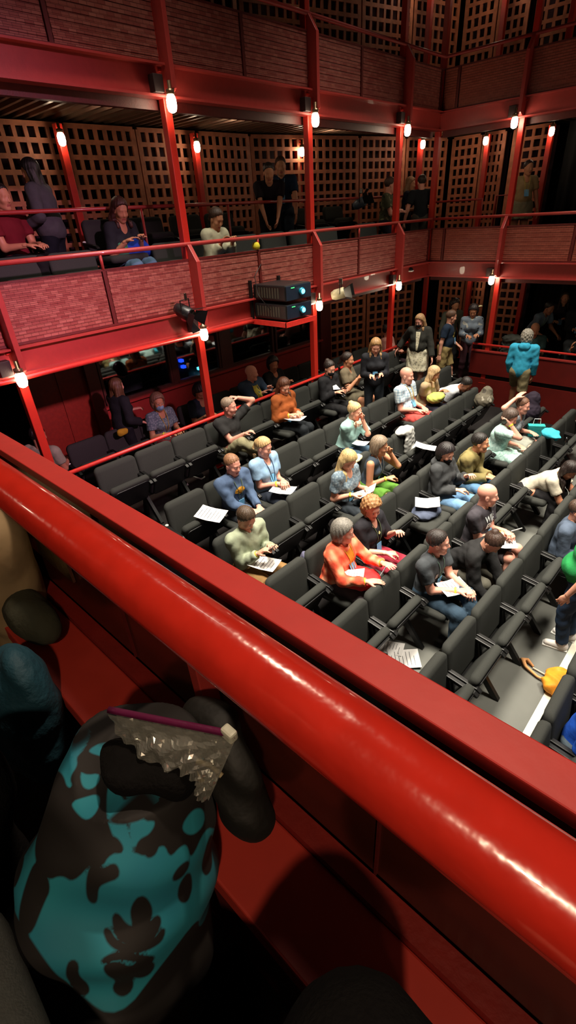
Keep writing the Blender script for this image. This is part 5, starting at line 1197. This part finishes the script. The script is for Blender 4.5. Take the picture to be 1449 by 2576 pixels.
for k, (x, y, rz, who) in enumerate([(-3.75, 11.75, -60, 'the bald person in dull teal'), (-2.75, 11.80, -80, 'the person in the turquoise mask'), (-4.02, 11.75, -80, None)]):
    seat(x, y, GF, ('black theatre seat under '+who+' behind the far front') if who else 'black theatre seat with a charcoal coat over it behind the far front', folded=not who, rz=math.radians(rz))
for k, (x, y, z, who) in enumerate([(-6.42, 2.45, MF, None), (-6.42, 3.1, MF, None), (-6.42, 4.55, MF, None), (-6.66, 5.28, MF, 'the woman in the cream sweater'), (-6.42, 5.95, MF, None), (-6.42, 6.6, MF, None), (-6.42, 7.3, MF, None), (-6.42, 8.0, MF, None), (-6.42, 9.3, MF, None),
        (-7.1, 2.62, MT, 'the person in crimson'), (-6.95, 3.9, MT-.0, 'the woman with reddish hair'), (-7.25, 4.75, MT, None), (-7.25, 5.5, MT, None), (-7.25, 6.2, MT, None), (-7.25, 8.35, MT, None), (-7.2, 9.2, MT, None)]):
    row = 'front' if z == MF else 'rear'
    seat(x, y, z, ('black seat under %s in the middle gallery' % who) if who else 'empty black seat, %s row of the middle gallery, %s from left' % (row, NUM[k if k < 9 else k-9]), folded=not who, group='black seats in the middle gallery')

# ------------------------------------------------------------------ things on the seats and the floor
paper((ROWX[2]+.33, seat_y(2, 0)+.10, ROWF[2]+0.770), 25, 'white programme lying on the arm of the nearest seat of the second row', w=.13, h=.17, tilt=(4, 8))
blob('coat', 'pale grey coat hung over a seat back in the third row', 'coat', (ROWX[3]-.02, seat_y(3, 6)+.02, ROWT[3]-.02), [((.0, 0, .02), (.10, .22, .06)), ((.075, .06, -.20), (.045, .15, .27)), ((-.08, 0, -.2), (.045, .18, .24)), ((.11, .12, -.38), (.08, .10, .12))], cloth('a9aaa6'), warp=.010)
paper((ROWX[3]+.40, seat_y(3, 6)-.04, ROWF[3]+0.792), 20, 'newspaper-like sheet lying on the folded seat in front of the grey coat', w=.12, h=.16, tilt=(-6, 10))
blob('coat', 'cream jacket on the seat back behind the woman in green shorts', 'jacket', (ROWX[3]-.03, seat_y(3, 4)-.10, ROWT[3]-.02), [((0, 0, .02), (.08, .18, .05)), ((.05, -.10, -.2), (.05, .08, .24)), ((-.05, 0, -.2), (.05, .18, .22))], cloth('cfc6a4'), warp=.010)
blob('rucksack', 'slate grey bag on the lowered seat in the fourth row', 'bag', (ROWX[4]+.27, seat_y(4, 4)+.02, ROWF[4]+0.583), [((0, 0, 0), (.17, .22, .08)), ((.06, .06, .02), (.12, .13, .06))], cloth('4c5468'), warp=.010)
paper((ROWX[4]+.28, seat_y(4, 4)+.03, ROWF[4]+0.710), 30, 'stack of blank white paper on the slate grey bag', w=.12, h=.16, tilt=(2, -3), sheets=5, lines=False, curl_=.02)
blob('rucksack', 'brown and grey rucksack on the far end of the third row', 'bag', (ROWX[3]+.22, seat_y(3, 10)+.05, ROWF[3]+0.792), [((0, 0, 0), (.17, .20, .16)), ((.02, .05, .14), (.10, .10, .12))], pattern_mat('brown_grey_bag', 'camo', ['3a342c', '5c5648', '8f8a7c'], 7))
blob('jacket', 'dark plum jacket and bag heaped on the far seats of the fourth row', 'jacket', (ROWX[4]+.15, seat_y(4, 10)+.35, ROWF[4]+0.792), [((0, 0, 0), (.20, .20, .20)), ((.02, .03, .2), (.13, .13, .16)), ((.12, 0, -.3), (.06, .05, .3))], cloth('2c2430'))
mb = MB(); mb.prism([(-.12, -.04, 0), (.12, -.04, 0), (.14, -.06, .22), (-.14, -.06, .22)], (0, .12, 0)); o = obj('paper_bag', mb, cloth('38a8a8'), loc=(ROWX[4]+.45, seat_y(4, 10)-.05, ROWF[4]+0.495), rotz=.5, bevel=.01); tag(o, 'turquoise carrier bag beside the woman with the raised hand', 'bag')
mb = MB(); mb.tube([(-.06, .02, .22), (-.05, .02, .32), (.05, .02, .32), (.06, .02, .22)], .006, 6); obj('handle', mb, cloth('e0e0dc'), o)
blob('sun_hat', 'bright cyan cloth cap perched on a seat back in the fifth row', 'cap', (ROWX[5]+.0, seat_y(5, 9)-.0, ROWT[5]+.03), [((0, 0, 0), (.12, .13, .08)), ((.10, -.04, -.02), (.10, .08, .03)), ((.10, .08, -.05), (.05, .06, .09))], cloth('3fb4cc'))
blob('coat', 'lavender scarf hanging behind the seat of the woman in orange plaid', 'scarf', (ROWX[4]-.10, seat_y(4, 1)-.24, ROWT[4]-.24), [((0, 0, 0), (.04, .05, .24)), ((.02, -.02, .12), (.05, .06, .10))], cloth('5a5a70'))
# floor items, sixth row
paper((-1.78, 3.47, ROWF[5]+0.020), 40, 'white printed pages lying on the floor below the man in dark grey', w=.13, h=.17, sheets=3)
paper((-1.98, 3.52, ROWF[5]+0.015), 20, 'white page half under the printed pages on the floor', w=.10, h=.14)
b_ = empty('jacket', (-.40, 4.25, ROWF[6])); tag(b_, 'crumpled orange jacket with tan straps on the grey floor at the right edge', 'jacket')
F = Field()
for q, r in [((.0, 0, .09), (.17, .15, .10)), ((.12, .10, .10), (.16, .13, .11)), ((-.06, .12, .08), (.10, .12, .09)), ((.10, -.08, .07), (.13, .10, .08)), ((.25, .2, .08), (.12, .12, .10))]: F.ell(q, r, None, .03)
F.warp(lambda P: .016*np.sin(P[..., 0]*34+2*np.sin(P[..., 1]*19))*np.sin(P[..., 1]*29+P[..., 2]*18))
sobj('body', [F.mesh(.009)], cloth('d98a28', .6), b_)
mb = MB(); mb.tube([(-.08, .02, .05), (-.22, .03, .03), (-.36, .08, .04), (-.42, .14, .05), (-.38, .19, .03), (-.30, .15, .02)], [.014, .014, .018, .03, .026, .012], 8); obj('strap', mb, cloth('c08a5a'), b_, smooth=True)
mb = MB(); mb.tube([(-.06, .08, .05), (-.18, .12, .02), (-.30, .13, .02)], .008, 6); obj('drawstring', mb, cloth('c9b49a'), b_, smooth=True)
mb = MB(); mb.lathe([(.02, 0), (.03, .004), (.02, .008)], n=14); tag(obj('paper_disc', mb, cloth('d8d6cc'), loc=(-2.35, 9.3, ROWF[5]+0.002), smooth=True), 'small white disc on the dark floor near the far front', 'disc')
mb = MB(); mb.lathe([(.0, 0), (.032, .0), (.033, .14), (.015, .17), (.015, .19), (.02, .19), (.02, .21)], n=16); tag(obj('bottle', mb, glass_mat('clear_plastic', (.93, .95, .95), .05, .12), loc=(ROWX[5]+.22, seat_y(5, 9)+.25, ROWF[5]+0.660), smooth=True), 'clear plastic bottle beside the cyan cap', 'bottle')
blob('rucksack', 'dark grey rucksack with a yellow tag in the lowest row, lower right corner', 'bag', (ROWX[7]+.30, seat_y(7, 0)+.15, ROWF[7]+0.550), [((0, 0, 0), (.18, .22, .20)), ((.06, .1, .1), (.12, .12, .12))], cloth('2e3236'))
# ------------------------------------------------------------------ foreground, on our own gallery
BLACKCLOTH = mat('black_denim', (.060, .055, .055), rough=.95, var=.15, nscale=60, bump=.3, bscale=200, spec=.1)
# photographer: seated behind the camera, dark trousers; only the knees reach into the picture
p = person('person with the camera, only a black knee showing at the bottom', -.145, -.525, MF, head=88, hip=(.12, 0, .50), seatz=.50, lean=-14, top=('long', '1a1a1c'), bottom=('trousers', BLACKCLOTH), hair=('short', '2a2018'), skin='fair', FL=(.30, .40, .08), FR=(.58, -.07, .08), KR=(.6, 0, .8), KL=(.5, .5, .6), HL=(.2, .3, .5), HR_=(.2, -.34, .5), pitch=12)
seat(-.22, -.62, MF, 'black seat carrying the person with the camera, out of view below the picture', folded=False, rz=math.radians(88), group='seats on our own gallery')
# neighbour on the left, beige trousers
p = person('neighbour in beige trousers at the left edge, knee near handrail', -1.80, .03, MF, head=6, hip=(.12, 0, .50), lean=-6, top=('jacket', '5a5240'), bottom=('trousers', mat('beige_twill', (.62, .52, .38), rough=.8, var=.08, bump=.4, bscale=14)), hair=('short', '2a2018'), skin='fair', FL=(.50, .10, .08), FR=(.46, -.14, .08), shoes='4a4a40', s=1.0)
seat(-1.88, .0, MF, 'black seat carrying the neighbour in beige trousers, just outside the left edge', folded=False, rz=math.radians(6), group='seats on our own gallery')
blob('shoulder_bag', 'dark teal cloth bag squeezed below the beige knee', 'bag', (-.95, .07, M+.17), [((0, 0, 0), (.13, .07, .17)), ((.04, .03, .12), (.09, .05, .12))], mat('teal_cloth', (.06, .24, .30), rough=.7, bump=.4))
blob('sun_hat', 'rounded dark olive hat lying on the sill at the left edge', 'hat', (-1.10, .195, M+.32), [((0, 0, 0), (.12, .05, .055))], mat('olive_felt', (.20, .20, .14), rough=.9, bump=.3))
# the patterned tote: print outlines in the cloth plane (metres)
BC = np.array((-0.37, 0.05, -0.74)); E1 = np.array((0.6471, 0.7109, -0.2755)); E2 = np.array((-0.618, 0.7007, 0.3564))
TEAL_SHAPES=[[(-0.1205,0.1763),(-0.1118,0.1742),(-0.1011,0.1747),(-0.0898,0.1674),(-0.0938,0.1441),(-0.1019,0.1338),(-0.0969,0.1241),(-0.1037,0.1095),(-0.096,0.0992),(-0.1035,0.099),(-0.1125,0.114),(-0.1251,0.1231),(-0.1315,0.1277),(-0.1264,0.1477)],[(-0.0906,0.1417),(-0.0793,0.1511),(-0.0584,0.1546),(-0.0538,0.1458),(-0.0648,0.134),(-0.0789,0.1372)],[(-0.0525,0.1136),(-0.0596,0.1098),(-0.0551,0.1257),(-0.0479,0.1435),(-0.0395,0.1426),(-0.0396,0.1288)],[(-0.0929,0.1182),(-0.0838,0.1126),(-0.0674,0.1155),(-0.0661,0.1036),(-0.0745,0.0952),(-0.0858,0.0995)],[(-0.0347,0.1315),(-0.0245,0.1356),(-0.0162,0.1272),(-0.0154,0.1076),(-0.0212,0.0885),(-0.0036,0.0937),(0.0028,0.1034),(0.0116,0.0824),(-0.0027,0.0729),(-0.0055,0.0593),(0.0096,0.0618),(0.0041,0.0485),(-0.0078,0.044),(-0.0105,0.0312),(-0.0175,0.0482),(-0.0221,0.0657),(-0.029,0.0746),(-0.0274,0.1072)],[(-0.0553,0.1016),(-0.0479,0.1042),(-0.0368,0.0881),(-0.0238,0.0747),(-0.0263,0.0612),(-0.0154,0.0439),(-0.0105,0.0312),(-0.0221,0.027),(-0.0397,0.0522),(-0.0484,0.0696)],[(-0.0942,0.0821),(-0.0803,0.087),(-0.0635,0.092),(-0.0585,0.0807),(-0.0606,0.0672),(-0.0693,0.0615),(-0.084,0.0711)],[(0.0368,0.0556),(0.0499,0.0763),(0.0659,0.079),(0.0691,0.0629),(0.0534,0.0492)],[(-0.1543,0.0025),(-0.1452,0.024),(-0.1369,0.0507),(-0.1288,0.0902),(-0.1257,0.088),(-0.1281,0.053),(-0.1204,0.0262),(-0.101,0.0064),(-0.0839,0.0124),(-0.0702,0.0045),(-0.051,0.0247),(-0.042,0.0166),(-0.0353,0.031),(-0.0134,0.0333),(0.0053,0.0272),(0.0206,0.0422),(0.0305,0.0274),(0.0393,0.0381),(0.049,0.0426),(0.0565,0.0255),(0.0707,0.0607),(0.0894,0.0633),(0.1217,0.0732),(0.117,0.0238),(0.1124,-0.0175),(0.0901,-0.0462),(0.0817,-0.0262),(0.0386,-0.0749),(0.0003,-0.1181),(-0.0487,-0.0968),(-0.1078,-0.0434),(-0.1559,-0.0054)]]
BLACK_SHAPES=[[(-0.0533,-0.0071),(-0.0555,0.0125),(-0.051,0.0247),(-0.0415,0.0146),(-0.0287,0.0228),(-0.0213,0.0106),(-0.035,0.0066),(-0.0437,0.0026),(-0.0431,-0.011),(-0.0475,-0.012)],[(0.0482,-0.0074),(0.0478,0.0047),(0.0576,0.0171),(0.0645,0.0027),(0.0612,-0.0114),(0.0539,-0.0123)],[(0.0749,0.0235),(0.0795,0.0541),(0.0876,0.0542),(0.0932,0.0236),(0.0838,0.013)],[(-0.0429,0.0436),(-0.0334,0.0458),(-0.0225,0.0353),(-0.0254,0.0311),(-0.0362,0.0352)],[(0.0028,0.0272),(0.0049,0.0442),(0.0122,0.0465),(0.0146,0.0315)],[(0.0362,0.0067),(0.042,0.0191),(0.0562,0.0276),(0.0505,0.0129)],[(-0.0234,-0.0254),(-0.0194,-0.0216),(-0.0073,-0.0333),(0.0028,-0.0353),(-0.0054,-0.0177),(0.0046,-0.0045),(0.0195,-0.0178),(0.0172,-0.0336),(0.0255,-0.0238),(0.0315,-0.0298),(0.0262,-0.0432),(0.0105,-0.0506),(-0.0147,-0.0446)],[(-0.0297,-0.0369),(-0.0258,-0.0369),(-0.0164,-0.0476),(0.0061,-0.0527),(0.0291,-0.0459),(0.0338,-0.0384),(0.0364,-0.0392),(0.0326,-0.049),(0.0067,-0.0561),(-0.0192,-0.0501)],[(-0.0242,-0.0664),(-0.0107,-0.0638),(0.0047,-0.0706),(0.0128,-0.0635),(0.0313,-0.0682),(0.0296,-0.0782),(0.0184,-0.0815),(0.006,-0.0777),(0.011,-0.0917),(0.0008,-0.0983),(-0.012,-0.0911),(-0.0073,-0.0809),(-0.0203,-0.0736)],[(-0.0302,-0.0645),(-0.0124,-0.0558),(0.0123,-0.0606),(0.033,-0.0639),(0.0127,-0.0628),(-0.0118,-0.0587)],[(-0.0619,-0.0621),(-0.0523,-0.0641),(-0.0516,-0.0764),(-0.037,-0.0905),(-0.0421,-0.097),(-0.0549,-0.09),(-0.0629,-0.0761)],[(-0.1247,0.0145),(-0.1139,0.027),(-0.0951,0.0024),(-0.1026,-0.0133),(-0.1101,-0.0434),(-0.1292,-0.0321)],[(-0.153,0.0144),(-0.1452,0.0351),(-0.1378,0.0185),(-0.1433,-0.0015)]]
def poly_sd(P, poly):
    poly = np.array(poly); d = np.full(len(P), 9.0); ins = np.zeros(len(P), bool); n = len(poly)
    for i in range(n):
        a = poly[i]; b = poly[(i+1) % n]; e = b-a; w = P-a; t = np.clip((w@e)/(e@e+1e-12), 0, 1); q = w-t[:, None]*e
        d = np.minimum(d, np.hypot(q[:, 0], q[:, 1]))
        c = ((a[1] > P[:, 1]) != (b[1] > P[:, 1])) & (P[:, 0] < (b[0]-a[0])*(P[:, 1]-a[1])/(b[1]-a[1]+1e-12)+a[0]); ins ^= c
    return np.where(ins, -d, d)
tm = bpy.data.materials.new('teal_black_damask_print'); tm.use_nodes = True; nt = tm.node_tree; b = nt.nodes['Principled BSDF']; b.inputs['Roughness'].default_value = .75
at_ = nt.nodes.new('ShaderNodeAttribute'); at_.attribute_name = 'print_distance'
mr = nt.nodes.new('ShaderNodeMapRange'); mr.inputs[1].default_value = -.0012; mr.inputs[2].default_value = .0012; nt.links.new(at_.outputs['Fac'], mr.inputs[0])
nz = nt.nodes.new('ShaderNodeTexNoise'); nz.inputs['Scale'].default_value = 7; tc = nt.nodes.new('ShaderNodeTexCoord'); nt.links.new(tc.outputs['Object'], nz.inputs['Vector'])
rp = nt.nodes.new('ShaderNodeValToRGB'); rp.color_ramp.elements[0].position = .35; rp.color_ramp.elements[1].position = .65
rp.color_ramp.elements[0].color = lin((.10, .44, .53))+(1,); rp.color_ramp.elements[1].color = lin((.14, .54, .60))+(1,); nt.links.new(nz.outputs['Fac'], rp.inputs[0])
mx = nt.nodes.new('ShaderNodeMix'); mx.data_type = 'RGBA'; nt.links.new(mr.outputs[0], mx.inputs[0]); nt.links.new(rp.outputs[0], mx.inputs[6]); mx.inputs[7].default_value = lin((.075, .06, .055))+(1,); nt.links.new(mx.outputs[2], b.inputs['Base Color'])
root = empty('tote_bag', (-.41, .03, M)); tag(root, 'large open tote bag printed in teal and black damask leaves', 'bag')
off = np.array([-.41, .03, M])
F = Field()
F.ell((-.41, -.005, -.90), (.130, .135, .23), None, .05); F.ell((-.405, .065, -.74), (.112, .118, .17), None, .06); F.ell((-.425, .125, -.62), (.104, .082, .10), None, .05)
F.ell((-.425, .130, -.50), (.085, .062, .10), None, .012, op='s')
F.clip((0, 0, -.545), (-.05, .12, 1)); F.clip((0, 0, M+.004), (0, 0, -1))
F.warp(lambda P: .010*np.sin(P[..., 0]*34+3*np.sin(P[..., 2]*13))*np.sin(P[..., 1]*27+P[..., 2]*21)+.004*np.sin(P[..., 2]*55+P[..., 1]*40))
v, f = F.mesh(.0036)
o = sobj('bag_body', [(v-off, f)], tm, root)
q = v-BC; ab = np.stack([q@E1, q@E2], 1)
dd = np.full(len(v), 9.0)
def chaikin(p, n=2):
    p = np.array(p)
    for _ in range(n):
        q = np.roll(p, -1, 0); p = np.stack([p*.75+q*.25, p*.25+q*.75], 1).reshape(-1, 2)
    return p
for s_ in TEAL_SHAPES: dd = np.minimum(dd, poly_sd(ab, chaikin(s_)))
for k_, s_ in enumerate(BLACK_SHAPES): dd = np.maximum(dd, -poly_sd(ab, chaikin(s_))+(.0026 if k_ in (7, 9) else .0016))
dd = np.maximum(dd, ((v-np.array([-.42, .06, -.572]))@np.array([-.05, .12, 1.])))
a_ = o.data.attributes.new('print_distance', 'FLOAT', 'POINT'); a_.data.foreach_set('value', dd.astype('f'))
# black rim and strap
F2 = Field(); F2.ell((-.372, .112, -.548), (.034, .030, .016), None, .02); F2.ell((-.405, .092, -.548), (.036, .022, .014), None, .02); F2.ell((-.340, .128, -.560), (.022, .022, .022), None, .02); F2.warp(lambda P: .005*np.sin(P[..., 0]*70)*np.sin(P[..., 1]*60+P[..., 2]*40))
v2, f2_ = F2.mesh(.005); sobj('flap', [(v2-off, f2_)], BLACKCLOTH, root)
# dark jacket tucked behind the bag
F = Field(); F.ell((0, 0, 0), (.065, .034, .075), None, .03); F.ell((.035, -.005, -.06), (.05, .035, .07), None, .03); F.ell((-.045, .015, .05), (.040, .025, .030), None, .03); F.warp(lambda P: .008*np.sin(P[..., 0]*44+2*np.sin(P[..., 2]*30))*np.sin(P[..., 1]*37+1+P[..., 2]*33))
o = sobj('jacket', [F.mesh(.006)], mat('dark_olive_nylon', (.075, .07, .055), rough=.7, bump=.4, bscale=30), loc=(-.375, .215, -.665)); tag(o, 'dark olive jacket bundled between the tote bag and the red handrail', 'jacket')
# zip-lock bag
PL = bpy.data.materials.new('clear_polythene'); PL.use_nodes = True; nt = PL.node_tree
for n_ in list(nt.nodes):
    if n_.type != 'OUTPUT_MATERIAL': nt.nodes.remove(n_)
out = nt.nodes[0]; tr = nt.nodes.new('ShaderNodeBsdfTransparent'); tr.inputs[0].default_value = (.80, .80, .76, 1)
df = nt.nodes.new('ShaderNodeBsdfDiffuse'); df.inputs[0].default_value = (.36, .36, .32, 1); gl = nt.nodes.new('ShaderNodeBsdfGlossy'); gl.inputs['Roughness'].default_value = .12; gl.inputs[0].default_value = (1, .98, .9, 1)
m1 = nt.nodes.new('ShaderNodeMixShader'); m1.inputs[0].default_value = .38; nt.links.new(tr.outputs[0], m1.inputs[1]); nt.links.new(df.outputs[0], m1.inputs[2])
m2 = nt.nodes.new('ShaderNodeMixShader'); m2.inputs[0].default_value = .20; nt.links.new(m1.outputs[0], m2.inputs[1]); nt.links.new(gl.outputs[0], m2.inputs[2]); nt.links.new(m2.outputs[0], out.inputs[0])
root = empty('zip_bag', (-.36, .15, -.50)); tag(root, 'clear crumpled zip-lock bag with a purple closing strip, sticking out of the tote bag', 'plastic bag'); off = np.array([-.36, .15, -.50])
tl, tr_, bl, br = [np.array(p) for p in ((-.435, .112, -.500), (-.287, .186, -.490), (-.39, .120, -.60), (-.315, .150, -.60))]
def zb(s, t, side):
    p = (tl*(1-s)+tr_*s)*(1-t)+(bl*(1-s)+br*s)*t; nn = nrm(np.cross(tr_-tl, bl-tl)); 
    return p+nn*((0 if side == 0 else 1)*(0)+side*(.004+.022*math.sin(math.pi*s)*math.sin(math.pi*min(1, t*1.1)))+(.0045*math.sin(31*s+9*t)*math.sin(24*t+5*s+side)+.003*math.sin(60*s*t+7*side))*min(1, t*6))
mb = MB(); n_ = 34
for side in (1, -1):
    vs = [zb(i/n_, j/n_, side)-off for j in range(n_+1) for i in range(n_+1)]
    mb.add(vs, [(j*(n_+1)+i, j*(n_+1)+i+1, (j+1)*(n_+1)+i+1, (j+1)*(n_+1)+i) for i in range(n_) for j in range(n_)])
obj('bag_film', mb, PL, root, smooth=False, fix=False)
mb = MB(); mb.tube([zb(s, 0, 0)+np.array([0, 0, .004])-off for s in np.linspace(0, 1, 14)], .0045, 6); obj('closing_strip', mb, mat('purple_plastic', (.36, .09, .24), rough=.35), root, smooth=True)
mb = MB(); c = zb(.95, 0, 0)-off; mb.box(tuple(c-np.array([.009, .006, .004])), tuple(c+np.array([.009, .006, .011]))); obj('slider', mb, mat('white_plastic', (.75, .75, .68), rough=.4), root, bevel=.003)
for k, (s, t) in enumerate([(.22, .55), (.5, .7), (.72, .5)]):
    mb = MB(); c = zb(s, t, 0)-off; mb.tube([c, c+np.array([.016, .010, -.004]), c+np.array([.03, .012, -.012])], .0035, 7); obj('small_item', mb, mat('pale_wrapper', (.72, .66, .52), rough=.4), root, smooth=True)
